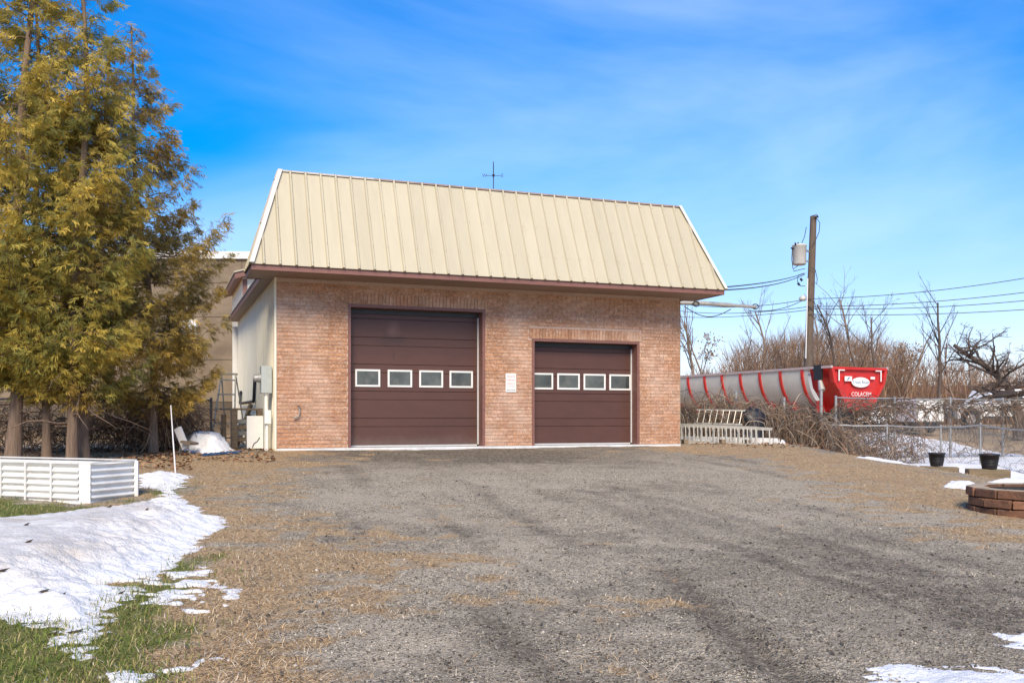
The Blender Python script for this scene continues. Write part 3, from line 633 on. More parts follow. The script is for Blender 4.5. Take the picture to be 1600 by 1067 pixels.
def snow(pgs, label, thick, ramp=.6, step=.05, rag=.25, dirty=1., seed=5, ragf=3.0, extra=None):
    allp = np.concatenate(pgs); x0, y0 = allp.min(0) - .4; x1, y1 = allp.max(0) + .4
    xs = np.arange(x0, x1, step); ys = np.arange(y0, y1, step); X, Y = np.meshgrid(xs, ys)
    s = np.full(X.shape, -9.)
    for p in pgs: s = np.maximum(s, sdf(X, Y, p))
    s = s + (fbm(X * ragf, Y * ragf * 1.4, seed) - .5) * rag * 2 + (fbm(X * 11, Y * 17, seed + 50, 3) - .5) * min(.30, rag * 1.6)
    th = np.where(s > 0, thick * sstep(0, 1, s / ramp) + .05 * np.clip(s, 0, .25), s * .25)
    th = th + np.where(s > 0, (fbm(X * 1.6, Y * 1.6, seed + 9) - .45) * thick * .42 * sstep(0, ramp, s) + (fbm(X * 6, Y * 6, seed + 3) - .5) * .035 * sstep(0, .3, s), 0)
    if extra: th = extra(X, Y, th, s)
    th = np.maximum(th, -.05); Z = ground(X, Y) + th
    ny, nx = X.shape; I = np.arange(nx * ny).reshape(ny, nx)
    keep = np.maximum.reduce([th[:-1, :-1], th[1:, :-1], th[:-1, 1:], th[1:, 1:]]) > 0
    Q = np.stack([I[:-1, :-1], I[:-1, 1:], I[1:, 1:], I[1:, :-1]], -1)[keep]
    used = np.unique(Q); remap = np.zeros(nx * ny, int); remap[used] = np.arange(len(used))
    V = np.stack([X, Y, Z], -1).reshape(-1, 3)[used]; dm = (sstep(.1, .7, s) * dirty).reshape(-1)[used]
    me = np_mesh('snow', V, remap[Q], np.stack([dm] * 3, -1), 'tint', True)
    return tag(link('snow_patch', me, M_snow), label, 'snow', kind='stuff')
def ledge(X, Y, th, s):                                   # broken crust at the front of the bank
    a, b_ = pix(128, 913), pix(205, 905); ab = b_ - a; l = np.hypot(*ab); ab = ab / l
    q = (X - a[0]) * ab[0] + (Y - a[1]) * ab[1]; r = -(X - a[0]) * ab[1] + (Y - a[1]) * ab[0] + .05 * np.sin(q * 9) + .03 * np.sin(q * 23)
    k = sstep(-.05, .12, q) * (1 - sstep(l - .12, l + .05, q))
    return np.where((r < .0) & (r > -.16), th - k * (.13 * (1 - (-r) / .16)), th + k * .03 * np.exp(-((r - .1) / .1) ** 2))
snow([poly((-260, 822), (0, 818), (80, 808), (160, 800), (225, 786), (262, 772), (272, 768), (298, 790), (362, 815), (318, 838), (292, 862), (282, 880), (245, 896), (205, 915), (188, 945), (182, 985), (165, 1015), (110, 1026), (88, 1008), (70, 985), (-20, 972), (-260, 965)),
      poly((225, 752), (252, 738), (300, 742), (283, 752), (276, 772), (262, 778))], 'large grey crusted snow bank across the lawn at left', .19, .9, .025, .14, 1., 5, 3.2, ledge)
def patchy(X, Y, th, s):
    n = fbm(X * 7, Y * 12, 77, 5); return np.where(th > 0, (n - .5) * .12, -.02).clip(-.03, .016)
snow([poly((228, 905), (330, 885), (345, 925), (290, 950), (235, 945))], 'thin broken snow over the grass right of the snow bank', .03, .3, .02, .3, 0., 15, 5, patchy)
snow([poly((347, 921), (378, 921), (372, 939), (345, 937))], 'small isolated square of snow on the straw', .03, .1, .015, .05, 0., 16, 6)
snow([poly((255, 1032), (320, 1028), (325, 1042), (250, 1046)), poly((185, 1050), (250, 1052), (240, 1066), (180, 1066)), poly((90, 1062), (150, 1058), (150, 1085), (85, 1085))], 'scraps of thin snow in the grass at the bottom left', .025, .12, .015, .22, 0., 18, 6, patchy)
snow([poly((220, 742), (262, 735), (290, 745), (255, 765), (222, 760))], 'clean snow strip beside the raised bed corner and stake', .06, .3, .03, .12, 0., 19, 4)
snow([poly((1385, 1050), (1440, 1040), (1560, 1046), (1700, 1060), (1700, 1150), (1350, 1150), (1370, 1075))], 'thin wet snow at the driveway\'s bottom right corner', .03, .5, .02, .26, .3, 23, 2.5)
snow([poly((1575, 993), (1640, 988), (1640, 1022), (1590, 1015))], 'faint slush patch above the bottom right snow', .012, .2, .02, .2, .3, 24, 4)
# ground-projected snow on the lower ground: polygons given as (pixel column, depth)
def pd(*L_): return np.array([((px - 800) / F * d, d) for px, d in L_])
snow([pd((1225, 23.6), (1300, 22.0), (1375, 20.6), (1430, 19.7), (1505, 19.5), (1520, 18.1), (1570, 17.8), (1602, 18.6), (1640, 21), (1750, 25.5), (1700, 28.5), (1600, 30.8), (1490, 35.3), (1400, 38.0), (1320, 38.0), (1240, 30))], 'broad white snow drift between the two chain link fences', .17, 1.3, .06, .25, .25, 31, 1.5)
snow([pd((1335, 18.6), (1400, 17.4), (1425, 17.5), (1410, 18.2), (1365, 18.8))], 'long thin snow strip on the bank edge left of the planters', .03, .2, .03, .12, 0., 33, 4)
snow([pd((1466, 13.6), (1520, 13.2), (1530, 13.9), (1490, 14.2))], 'flat snow slab left of the fire pit', .05, .15, .025, .1, 0., 35, 4)
snow([pd((1545, 14.2), (1600, 14), (1640, 15), (1580, 15.6))], 'small snow remnant behind the fire pit', .05, .2, .03, .1, 0., 37, 4)
snow([pd((1064, 22.4), (1120, 22.3), (1122, 22.9), (1064, 23.4))], 'narrow snow strip below the stacked ladders', .07, .2, .03, .08, 0., 39, 4)
snow([pd((1200, 22.8), (1232, 22.5), (1240, 23.2), (1205, 23.4))], 'small snow lump at the ladders\' right end', .12, .3, .03, .1, 0., 40, 4)
snow([pd((276, 16.9), (330, 16.6), (354, 16.9), (366, 17.7), (350, 19.0), (290, 18.4))], 'clean snow heap between the stake and the stepladder', .34, .34, .04, .1, .1, 41, 2.5)

# ------------------------------------------------------------------ gravel, straw and grass on the ground
def scatter(n, dens, dmax, dmin=4.0):
    th = RNG.uniform(-.60, .60, n * 3); r = np.exp(RNG.uniform(np.log(dmin), np.log(dmax), n * 3)); x = r * np.tan(th); y = r
    k = RNG.uniform(0, 1, len(x)) < dens(x, y); return x[k][:n], y[k][:n]
t_of = lambda x, y: SA * (x - P0[0]) - CA * (y - P0[1])
def d_grav(x, y):
    d_, g, k = masks(x, y); return np.clip(1.05 - d_ * .75 - g, 0, 1) * (t_of(x, y) > .15)
x, y = scatter(52000, d_grav, 19); n = len(x); r = RNG.uniform(.0035, .0085, n) * (1 + (RNG.uniform(0, 1, n) > .97) * 1.0)
oc = np.array([[1, 0, 0], [0, 1, 0], [-1, 0, 0], [0, -1, 0], [0, 0, .7], [0, 0, -.7]]); fc = np.array([[0, 1, 4], [1, 2, 4], [2, 3, 4], [3, 0, 4], [1, 0, 5], [2, 1, 5], [3, 2, 5], [0, 3, 5]])
an = RNG.uniform(0, 6.28, n); sc3 = RNG.uniform(.6, 1.4, (n, 1, 3)) * r[:, None, None]; v = oc[None] * sc3
rot = np.stack([v[..., 0] * np.cos(an)[:, None] - v[..., 1] * np.sin(an)[:, None], v[..., 0] * np.sin(an)[:, None] + v[..., 1] * np.cos(an)[:, None], v[..., 2] + v[..., 0] * RNG.uniform(-.4, .4, (n, 1))], -1)
v = rot + np.stack([x, y, ground(x, y) + r * .25], -1)[:, None]
fa = (fc[None] + (np.arange(n) * 6)[:, None, None]).reshape(-1, 3)
tone = (RNG.beta(2, 2.4, n) * .55 + .12) * (1 - .55 * masks(x, y)[2]); tone = np.where(RNG.uniform(0, 1, n) < .42, tone * .3, tone); col = np.stack([tone * 1.08, tone * .94, tone * .74], -1)
o = link('gravel', np_mesh('gravel', v.reshape(-1, 3), fa, np.repeat(col, 6, 0)), attr_mat('gravel_stone', 'tint', .9)); tag(o, 'loose grey crushed stones over the driveway', 'gravel', kind='stuff')
def blades(name, n, dens, dmax, ln, wd, lay, cols, label, cat, seed):
    x, y = scatter(n, dens, dmax); n = len(x); a = RNG.uniform(0, 6.28, n); l = RNG.uniform(*ln, n); up = RNG.uniform(*lay, n)
    dx, dy = np.cos(a), np.sin(a); b0 = np.stack([x, y, ground(x, y) - .002], -1); s = np.stack([-dy, dx, 0 * a], -1) * (RNG.uniform(*wd, n))[:, None]
    h = np.sqrt(1 - up ** 2); mid_ = b0 + np.stack([dx * h * l * .45, dy * h * l * .45, up * l * .62], -1); tip = b0 + np.stack([dx * h * l, dy * h * l, up * l * .8 + .004], -1)
    v = np.stack([b0 - s, b0 + s, mid_ + s * .8, mid_ - s * .8, tip], 1).reshape(-1, 3)
    i = (np.arange(n) * 5)[:, None]; tri = np.concatenate([i + np.array([[0, 1, 2]]), i + np.array([[0, 2, 3]]), i + np.array([[3, 2, 4]])])
    cols = np.array(cols); c = cols[RNG.integers(0, len(cols), n)] * RNG.uniform(.7, 1.2, (n, 1)) 
    o = link(name, np_mesh(name, v, tri, np.repeat(c, 5, 0)), attr_mat(name + '_blade', 'tint', .85, .25)); return tag(o, label, cat, kind='stuff')
def d_dry(x, y):
    d_, g, k = masks(x, y); pn = fbm(x * 2.3, y * 2.3, 61); return np.clip(d_ * 1.1 - .12 + (pn - .5) * .8, 0, 1) * (1 - g * .75) * ((t_of(x, y) > .1) | (x < -4.6) | (x > 4.2))
blades('dry_grass', 62000, d_dry, 24, (.03, .09), (.0012, .0028), (.03, .5), [(.74, .51, .26), (.82, .63, .38), (.58, .37, .17), (.30, .19, .10), (.85, .71, .50), (.16, .11, .07), (.44, .36, .27)], 'flattened straw coloured dead grass at the driveway edges', 'dry grass', 1)
def d_gr(x, y): return masks(x, y)[1]
blades('green_grass', 42000, d_gr, 15, (.03, .08), (.0014, .003), (.35, .95), [(.15, .20, .03), (.22, .27, .05), (.11, .15, .025), (.34, .32, .09), (.52, .40, .18)], 'short green lawn grass around the snow bank', 'grass', 2)
# dark leaves and clods lying about
m = MB()
for i in range(170):
    a = random.uniform(-.58, .58); r_ = math.exp(random.uniform(math.log(4.3), math.log(15))); x_, y_ = r_ * math.tan(a), r_
    if t_of(x_, y_) < .3: continue
    z_ = gz(x_, y_); q = random.uniform(.008, .024); k = random.uniform(0, 3); ca, sa = math.cos(k) * q, math.sin(k) * q
    m.add([(x_ - ca, y_ - sa, z_ + .004), (x_ + sa * .5, y_ - ca * .5, z_ + .014), (x_ + ca, y_ + sa, z_ + .02), (x_ - sa * .5, y_ + ca * .5, z_ + .008)], [(0, 1, 2, 3)])
tag(m.build('leaf_litter', M_rock), 'scattered dark dead leaves and clods on the driveway', 'leaves', kind='stuff')
m = MB()
for px, py, q in ((46, 885, .05), (70, 943, .07), (2, 923, .09), (172, 813, .05), (118, 985, .09), (100, 939, .03), (190, 925, .04), (42, 850, .04), (84, 985, .06), (230, 815, .03)):
    x_, y_ = pix(px, py + 8); q *= .6; k = random.uniform(-.5, .5); hit = bpy.data.objects['snow_patch'].ray_cast(Vector((x_, y_, 5)), Vector((0, 0, -1))); z_ = (hit[1].z if hit[0] else gz(x_, y_)) + .004
    m.add([(x_ - q, y_ - .01, z_), (x_ - q * .2, y_ - q * .5, z_ + .012), (x_ + q, y_ + q * k, z_ + .022), (x_ + q * .1, y_ + q * .5, z_ + .008), (x_, y_, z_ - .01)], [(0, 1, 2, 3), (0, 4, 1), (1, 4, 2), (2, 4, 3), (3, 4, 0)])
tag(m.build('leaf_litter', M_rock), 'few curled dead leaves on the left snow bank', 'leaves', kind='stuff')

def litter(n, pxr, dr, cols, label, sz=(.02, .045)):
    px = RNG.uniform(*pxr, n); d = RNG.uniform(*dr, n); x = (px - 800) / F * d; y = d; a = RNG.uniform(0, 6.28, n); q = RNG.uniform(*sz, n); z = ground(x, y) + RNG.uniform(.004, .03, n)
    ca, sa = np.cos(a) * q, np.sin(a) * q; t_ = RNG.uniform(-.5, .5, (2, n)) * q
    V = np.stack([np.stack([x - ca, y - sa, z], -1), np.stack([x + sa * .6, y - ca * .6, z + t_[0]], -1), np.stack([x + ca, y + sa, z + np.abs(t_[1])], -1), np.stack([x - sa * .6, y + ca * .6, z - t_[0]], -1)], 1).reshape(-1, 3)
    c = np.array(cols)[RNG.integers(0, len(cols), n)] * RNG.uniform(.6, 1.2, (n, 1)); me = np_mesh('leaf_litter', V, np.arange(n * 4).reshape(-1, 4), np.repeat(c, 4, 0))
    tag(link('leaf_litter', me, MATS.get('fallen_leaf') or attr_mat('fallen_leaf', 'tint', .9)), label, 'leaves', kind='stuff')
LC = [(.36, .20, .10), (.50, .32, .17), (.22, .12, .06), (.12, .075, .045), (.30, .13, .06)]
litter(700, (225, 430), (15.4, 18.6), LC, 'brown fallen leaves strewn between the stake and the garage corner')
litter(2200, (-60, 300), (14.0, 18.4), LC, 'brown leaf litter under the cedars and along the dark fence')
litter(500, (1080, 1300), (20.5, 23.4), LC, 'dead leaves caught along the foot of the vine covered fence')

# ------------------------------------------------------------------ raised garden bed
M_bed = mat('bed_paint', (.80, .775, .71), .5, .1, 6, wear=(.50, .44, .35), wscale=3.5, wamt=.45)
c0 = pix(132, 786); lx = Vector((-.92, .39, 0)).normalized(); sx = Vector((.36, .93, 0)).normalized()
zb = gz(c0[0], c0[1]) - .02; BH, BLn, BWd = .465, 2.7, .86
bed = empty('raised_bed', (c0[0], c0[1], zb), 0, 'white corrugated metal raised garden bed beneath the cedars', 'garden bed')
c45 = .085
A = lx * c45; Bq = sx * c45
def corr(p, q, nrm_, name):                               # one horizontally corrugated sheet
    p = Vector(p); q = Vector(q); mm = MB(); n = 49; vs = []
    for i in range(n):
        z = .01 + (BH - .02) * i / (n - 1); d = .016 * math.cos(2 * math.pi * 6.0 * i / (n - 1)); vs += [p + nrm_ * d + Vector((0, 0, z)), q + nrm_ * d + Vector((0, 0, z))]
    mm.add(vs, [(2 * i, 2 * i + 1, 2 * i + 3, 2 * i + 2) for i in range(n - 1)], True); return mm.build(name, M_bed, bed)
far_ = lx * BLn
k = 0
corr(A, far_, -sx, 'bed_panel'); corr(Bq, sx * (BWd - c45), -lx, 'bed_panel'); corr(A + sx * BWd, far_ + sx * BWd, sx, 'bed_panel'); corr(far_ + Bq, far_ + sx * BWd, lx, 'bed_panel')
for (p, q) in ((A, Bq), (A + sx * BWd, sx * (BWd - c45))):
    mm = MB(); o_ = -(lx + sx).normalized() * .012
    mm.add([p + o_, q + o_, q + o_ + Vector((0, 0, BH + .004)), p + o_ + Vector((0, 0, BH + .004))], [(0, 1, 2, 3)]); mm.build('corner_panel', M_bed, bed)
mm = MB(); mm.bar(sx * (BWd - .1) - lx * .02, sx * (BWd - .1) - lx * .02 + Vector((0, 0, BH + .006)), .03, .045); mm.build('end_post', M_bed, bed)
for i in range(7):
    p = A + lx * (.42 + i * .40 - .02) - sx * .024; mm = MB(); mm.bar(p, p + Vector((0, 0, BH)), .022, .012, tuple(sx)); mm.build('batten', M_bed, bed)
for p, q in ((A, far_), (Bq, sx * (BWd - c45)), (A + sx * BWd, far_ + sx * BWd), (A, Bq), (far_, far_ + sx * BWd)):
    mm = MB(); mm.bar(p + Vector((0, 0, BH + .008)), q + Vector((0, 0, BH + .008)), .03, .016); mm.build('top_rim', M_bed, bed)
mm = MB(); z = Vector((0, 0, BH - .16)); mm.add([A + z, far_ + z, far_ + sx * BWd + z, A + sx * BWd + z], [(0, 1, 2, 3)]); mm.build('soil', M_rock, bed)
# marker stake
p = pix(275, 739); z = gz(*p); m = MB(); m.tube([(p[0], p[1], z - .1), (p[0] - .045, p[1] + .01, z + .48), (p[0] - .082, p[1] + .02, z + .98)], [.011, .010, .007], 8); tag(m.build('marker_stake', M_signw), 'thin white marker stake leaning in the snow by the raised bed', 'stake')

# ------------------------------------------------------------------ junk beside the garage
def G(u, v): p = gw(u, v, 0); return Vector((p.x, p.y, gz(p.x, p.y)))
g = G(-.3, .9); jn = empty('white_cabinet', g, YAW - .25, 'white metal cabinet panel leaning near the meter conduit', 'cabinet')
m = MB(); m.lim(-.16, .16, -.04, .0, .02, .66); m.build('front_panel', M_white, jn, bevel=.008); m = MB(); m.lim(-.14, .14, .0, .3, .02, .6); m.build('cabinet_body', M_grey, jn)
m = MB(); m.tube([(-.05, -.045, .04), (-.02, -.05, .12), (.04, -.045, .16), (.09, -.048, .24)], .008, 6); m.build('cord', M_black, jn)
g = G(-.42, 1.75); fr = empty('wooden_crate', g, YAW + .4, 'rough open wooden crate frame left of the white cabinet', 'crate')
for q in (-.28, .28):
    m = MB(); m.lim(q - .06, q + .06, -.1, -.03, 0, .78); m.build('upright', M_wood, fr)
    m = MB(); m.lim(q - .04, q + .04, .35, .42, 0, .7); m.build('upright', M_wood, fr)
for i, z in enumerate((.15, .27, .39, .51)): m = MB(); m.lim(-.21, .21, -.02, .02, z, z + .085); m.build('slat', M_galv if i % 2 else M_wood, fr)
m = MB(); m.lim(-.34, .34, -.11, .43, .785, .82); m.build('crate_top', M_wood, fr)
g = G(-.2, 3.3); m = MB(); m.bar(g + Vector((-.25, -.1, 0)), g + Vector((.02, .05, .92)), .2, .045, (1, 0, 0)); tag(m.build('loose_board', M_wood), 'grey wooden board propped against the cream side wall', 'board')
sl_ = empty('stepladder', on(357, 20.3), .15, 'open aluminium stepladder against the garage\'s far left corner', 'ladder')
for sgn in (-1, 1): m = MB(); m.bar((sgn * .24 - .08, -.35, 0), (sgn * .15, 0, 1.55), .055, .03); m.build('side_rail', M_alu, sl_)
for sgn in (-1, 1): m = MB(); m.bar((sgn * .22 + .12, .4, 0), (sgn * .15, .06, 1.5), .035, .025); m.build('rear_leg', M_alu, sl_)
for i in range(5):
    f = (i + .6) / 5; m = MB(); m.box((-.08 * (1 - f), -.35 * (1 - f), 1.55 * f), (2 * (.24 - .09 * f), .09, .03)); m.build('tread', M_alu, sl_)
m = MB(); m.box((0, .03, 1.56), (.36, .14, .035)); m.build('top_cap', M_alu, sl_)
g = on(372, 19.2); ch = empty('folded_chair', g, .5, 'broken white folding chair frame behind the snow heap', 'chair')
for a, b_ in (((-.22, 0, 0), (.1, .1, .55)), ((-.1, .05, 0), (.2, .1, .5)), ((.15, 0, 0), (-.05, .2, .48))): m = MB(); m.bar(a, b_, .035); m.build('frame_tube', M_white, ch)
m = MB(); m.box((.18, .2, .42), (.3, .03, .26), Matrix.Rotation(.5, 3, 'Y')); m.build('backrest', M_white, ch)
g = on(284, 16.6); ch = empty('lawn_chair', g, -.3, 'weathered lawn chair lying tipped beside the stake', 'chair')
m = MB(); m.box((0, 0, .28), (.13, .05, .40), Matrix.Rotation(-.45, 3, 'Y')); m.build('backrest', M_signw, ch)
for sgn in (-1, 1): m = MB(); m.bar((.05, 0, .3), (.02 + sgn * .12, .05, 0), .025); m.build('leg', M_galv, ch)
m = MB(); m.box((.16, 0, .2), (.2, .25, .04), Matrix.Rotation(.2, 3, 'Y')); m.build('seat', M_wood, ch)
a, b_ = on(316, 16.25), on(376, 16.9); n = 26; vs = []
for i in range(n):
    f = i / (n - 1); p = a.lerp(b_, f)
    for j, (dy, dz) in enumerate(((-.12, 0), (-.06, .02), (0, .035), (.06, .02), (.12, 0))):
        x_, y_ = p.x + random.uniform(-.02, .02), p.y + dy * (1 + .5 * math.sin(f * 7)); vs.append((x_, y_, gz(x_, y_) + .012 + dz * (.6 + .7 * random.random())))
m = MB(); m.add(vs, [(5 * i + j, 5 * i + j + 1, 5 * i + j + 6, 5 * i + j + 5) for i in range(n - 1) for j in range(4)], True); tag(m.build('tarpaulin', M_blue), 'crumpled blue tarpaulin on the ground left of the garage', 'tarpaulin')

# ------------------------------------------------------------------ right yard: fire pit, planters, timbers, ladders
pc = Vector((6.22, 11.0, 0)); pc.z = gz(pc.x, pc.y); fp = empty('fire_pit', pc, 0, 'round fire pit of stacked brown concrete blocks at the right edge', 'fire pit')
n = 14; R1, R0 = .80, .62; ch_ = .107
for c_ in range(3):
    for i in range(n):
        a0 = (i + (.5 if c_ % 2 else 0)) / n * 2 * math.pi + .012; a1 = a0 + 2 * math.pi / n - .024; dr = random.uniform(-.012, .012); z0, z1 = c_ * ch_ + .004 - .03, (c_ + 1) * ch_ - .006 - .03 + random.uniform(-.004, .004)
        P = [(math.cos(a) * r_, math.sin(a) * r_) for a, r_ in ((a0, R1 + dr), (a1, R1 + dr), (a1, R0), (a0, R0))]
        mm = MB(); mm.prism([(x_, y_, z0) for x_, y_ in P], (0, 0, z1 - z0)); o = mm.build('block', M_block, fp, bevel=.012)
        if c_ == 2:
            mm = MB(); mm.prism([(x_ * .99, y_ * .99, z1 + .0015) for x_, y_ in P], (0, 0, .004)); mm.build('block_top', M_cap, o)
m = MB(); m.lathe([(R0 - .01, 0), (R0 - .01, .26), (R0 - .03, .26), (R0 - .03, .02), (0, .05)], (0, 0, 0), 28); m.build('fire_ring', M_ash, fp)
def planter(px, d, lab, sc_):
    e = empty('planter', on(px, d, .208), 0, lab, 'planter', 'black planters on timbers'); e.scale = (sc_,) * 3
    m = MB(); m.lathe([(0, 0), (.125, 0), (.13, .01), (.172, .26), (.185, .262), (.19, .285), (.18, .29), (.165, .285), (.155, .22), (0, .22)], n=28); m.build('pot', M_black, e)
    m = MB()
    for z in (.07, .1, .13, .16): m.lathe([(.131 + z * .166, z), (.136 + z * .166, z + .006), (.132 + z * .17, z + .014)], n=28)
    m.build('ridge', M_black, e)
    m = MB(); m.lathe([(0, .235), (.1, .232), (.158, .225)], n=20); m.build('potting_soil', M_rock, e)
    m = MB()
    for i in range(6): a = random.uniform(0, 6); m.tube([(.05 * math.cos(a), .05 * math.sin(a), .22), (.09 * math.cos(a), .09 * math.sin(a), .31), (.12 * math.cos(a), .1 * math.sin(a), .33)], .004, 4)
    m.build('dead_stem', M_twig, e)
planter(1463.5, 19.0, 'black plastic planter on the timber farther from the fire pit', .92); planter(1546, 17.2, 'black plastic planter on the timber directly behind the fire pit', .96)
for px, d, ln, rz, lab in ((1467, 19.0, .72, -.25, 'square weathered timber under the farther black planter'), (1543, 17.2, .74, -.08, 'square weathered timber under the black planter nearest the fire pit')):
    m = MB(); m.lim(-ln / 2, ln / 2, -.11, .11, -.14, .155); p = on(px, d, .05); o = m.build('landscape_timber', M_woodx, None, p, bevel=.02); o.rotation_euler = (0, .02, rz); tag(o, lab, 'timber')
m = MB(); m.tube([on(1495, 18.3, .05) + Vector((-.12, 0, 0)), on(1495, 18.3, .07), on(1507, 18.1, .05)], [.05, .07, .04], 8); tag(m.build('short_log', M_wood), 'short rotten log between the two timbers', 'log')
def ladder(name, A, B, width, n, label, updir, rr=.016, rw=.07):
    e = empty(name, A, 0, label, 'ladder'); d = (B - A); up = Vector(updir).normalized() * width
    for q in (Vector((0, 0, 0)), up): m = MB(); m.bar(q, q + d, .028, rw); m.build('side_rail', M_alu, e)
    for i in range(n): p = d * ((i + .5) / n); m = MB(); m.tube([p, p + up], rr, 6, sm=False); m.build('rung', M_alu, e)
    return e
la = at(1055, 688, 22.6); lb = at(1190, 696, 21.6)
ladder('extension_ladder', at(1056, 690, 22.5), at(1185, 695.5, 21.7), .40, 20, 'long aluminium extension ladder lying on edge beside the garage', (0, .12, 1))
ladder('extension_ladder', at(1062, 689, 22.62), at(1208, 697, 21.75), .40, 15, 'second aluminium ladder behind, sticking out past the first one\'s end', (0, .15, 1))
ladder('roof_ladder', at(1084, 661, 23.0), at(1160, 663, 22.6), .36, 8, 'short white ladder leaning above the stacked ladders', (.28, .3, 1), .013, .04)
for px, lab in ((1070, 'left'), (1128, 'middle'), (1166, 'right')):
    p = on(px, 22.1); m = MB(); m.lim(-.05, .05, -.2, .2, 0, max(.1, at(0, 696, 22.1).z - p.z)); o = m.build('support_block', M_wood, None, p); tag(o, {'left': 'dark wooden block under the ladders nearest the garage', 'middle': 'dark wooden block under the middle of the ladders', 'right': 'dark wooden block under the ladders\' outer end'}[lab], 'block')
a, b_ = on(1062, 23.2), on(1215, 22.6); m = MB(); m.bar(a + Vector((0, 0, .06)), b_ + Vector((0, 0, .02)), .35, .22); tag(m.build('concrete_ledge', M_found), 'low grey concrete ledge behind the stacked ladders', 'ledge')
p = on(1176, 23.2); m = MB(); vs = []; n = 16
for i in range(9):
    ph = i / 8 * math.pi / 2
    for j in range(n): th_ = j / n * 2 * math.pi; k = 1 + .12 * math.sin(3 * th_ + i) ; vs.append((.36 * math.cos(ph) * math.cos(th_) * k, .26 * math.cos(ph) * math.sin(th_) * k, .52 + .34 * math.sin(ph) * (1 + .1 * math.sin(2 * th_))))
vs += [(v_[0] * 1.02, v_[1] * 1.02, 0) for v_ in vs[:n]]
m.add(vs, [(i * n + j, i * n + (j + 1) % n, (i + 1) * n + (j + 1) % n, (i + 1) * n + j) for i in range(8) for j in range(n)] + [(9 * n + j, 9 * n + (j + 1) % n, (j + 1) % n, j) for j in range(n)], True); tag(m.build('covered_drum', M_black, None, p), 'dark tarp covered drum behind the ladders\' right end', 'drum')

# ------------------------------------------------------------------ dead vines on the right fences
def strands(base_fn, n, K, up, spread, droop, rad, seed):
    r = np.random.default_rng(seed); s = r.uniform(0, 1, n); b = base_fn(s, r); P = np.zeros((n, K, 3)); P[:, 0] = b
    dirv = np.stack([r.normal(0, spread, n), r.normal(0, spread, n), r.uniform(*up, n)], -1); st = r.uniform(.05, .16, n)[:, None]
    for k in range(1, K):
        dirv = dirv + r.normal(0, .28, (n, 3)); dirv[:, 2] -= droop * k / K; dd = dirv / np.linalg.norm(dirv, axis=1, keepdims=True); P[:, k] = P[:, k - 1] + dd * st
    gzv = ground(P[..., 0].ravel(), P[..., 1].ravel()).reshape(n, K); P[..., 2] = np.maximum(P[..., 2], gzv + .01)
    return tubes_np(P, np.linspace(1, .5, K)[None] * r.uniform(*rad, n)[:, None], 3)
VA, VB = gw(GL + .2, 3.0, 0), on(1318, 23.5)
def vb(s, r, hl=(.0, 1.35), A=VA, B=VB, th=.25):
    p = np.array(A)[None] + (np.array(B) - np.array(A))[None] * s[:, None]; p = p + np.stack([r.normal(0, .1, len(s)), r.normal(0, th, len(s)), 0 * s], -1)
    p[:, 2] = ground(p[:, 0], p[:, 1]) + r.uniform(*hl, len(s)) * (.75 + .35 * np.sin(s * 17) * .4 + .15); return p
parts = [strands(lambda s, r: vb(s, r, (.0, .85)), 760, 10, (.3, 1.3), .5, .9, (.005, .011), 1), strands(lambda s, r: vb(s, r, (.75, 1.12), th=.3), 800, 12, (.0, .7), .8, 1.5, (.004, .010), 2),
         strands(lambda s, r: vb(s, r, (0, .1), th=.3), 300, 11, (.8, 1.5), .25, .75, (.008, .02), 3),
         strands(lambda s, r: vb(.82 + s * .18, r, (0, .95), th=.3), 320, 12, (.2, .9), .6, 1.3, (.006, .014), 5)]
v, q = join_np(parts); n = len(v)
cl = np.array([(.29, .20, .13), (.44, .34, .24), (.17, .115, .08), (.34, .20, .12), (.24, .20, .16)])
def strand_cols(v, cl, sd):
    r = np.random.default_rng(sd); k = np.repeat(r.integers(0, len(cl), len(v) // 30 + 1), 30)[:len(v)]; return cl[k] * np.repeat(r.uniform(.6, 1.2, len(v) // 30 + 1), 30)[:len(v), None]
M_vine = attr_mat('dry_vine', 'tint', .9)
tag(link('dead_vines', np_mesh('dead_vines', v, q, strand_cols(v, cl, 1)), M_vine), 'tangled brown dead vines smothering the fence beside the garage', 'vines', kind='stuff')
def vb2(pts, hl, th):
    P = np.array([tuple(p) for p in pts])
    def f(s, r):
        k = np.clip((s * (len(P) - 1)).astype(int), 0, len(P) - 2); q_ = s * (len(P) - 1) - k; p = P[k] * (1 - q_)[:, None] + P[k + 1] * q_[:, None]
        p = p + np.stack([r.normal(0, .05, len(s)), r.normal(0, th, len(s)), 0 * s], -1); p[:, 2] = ground(p[:, 0], p[:, 1]) + r.uniform(*hl, len(s)); return p
    return f
NF = [on(x_, d) for x_, d in ((1300, 23.5), (1386, 23.1), (1440, 22.7))]; RF = [on(x_, d) for x_, d in ((1306, 26), (1398, 26.5), (1485, 27), (1567, 27.5), (1620, 27.8))]
v, q = join_np([strands(vb2(NF, (0, .7), .1), 260, 13, (.1, 1.0), .7, .8, (.004, .010), 7), strands(vb2([NF[1], on(1532, 21.6), on(1600, 20.3)], (0, .5), .1), 50, 9, (.1, .8), .7, .8, (.003, .007), 12)])
tag(link('dead_vines', np_mesh('dead_vines', v, q, strand_cols(v, cl, 2)), M_vine), 'reddish bare creeper stems on the low fence over the snow', 'vines', kind='stuff')
v, q = join_np([strands(vb2(RF, (1.5, 1.82), .1), 420, 11, (-.2, .3), 1.0, .6, (.006, .016), 8), strands(vb2(RF, (0, 1.3), .1), 130, 10, (.2, 1.0), .6, .8, (.006, .014), 9), strands(vb2(RF[:2], (.2, 1.5), .25), 300, 10, (.0, .8), .9, .8, (.008, .018), 10)])
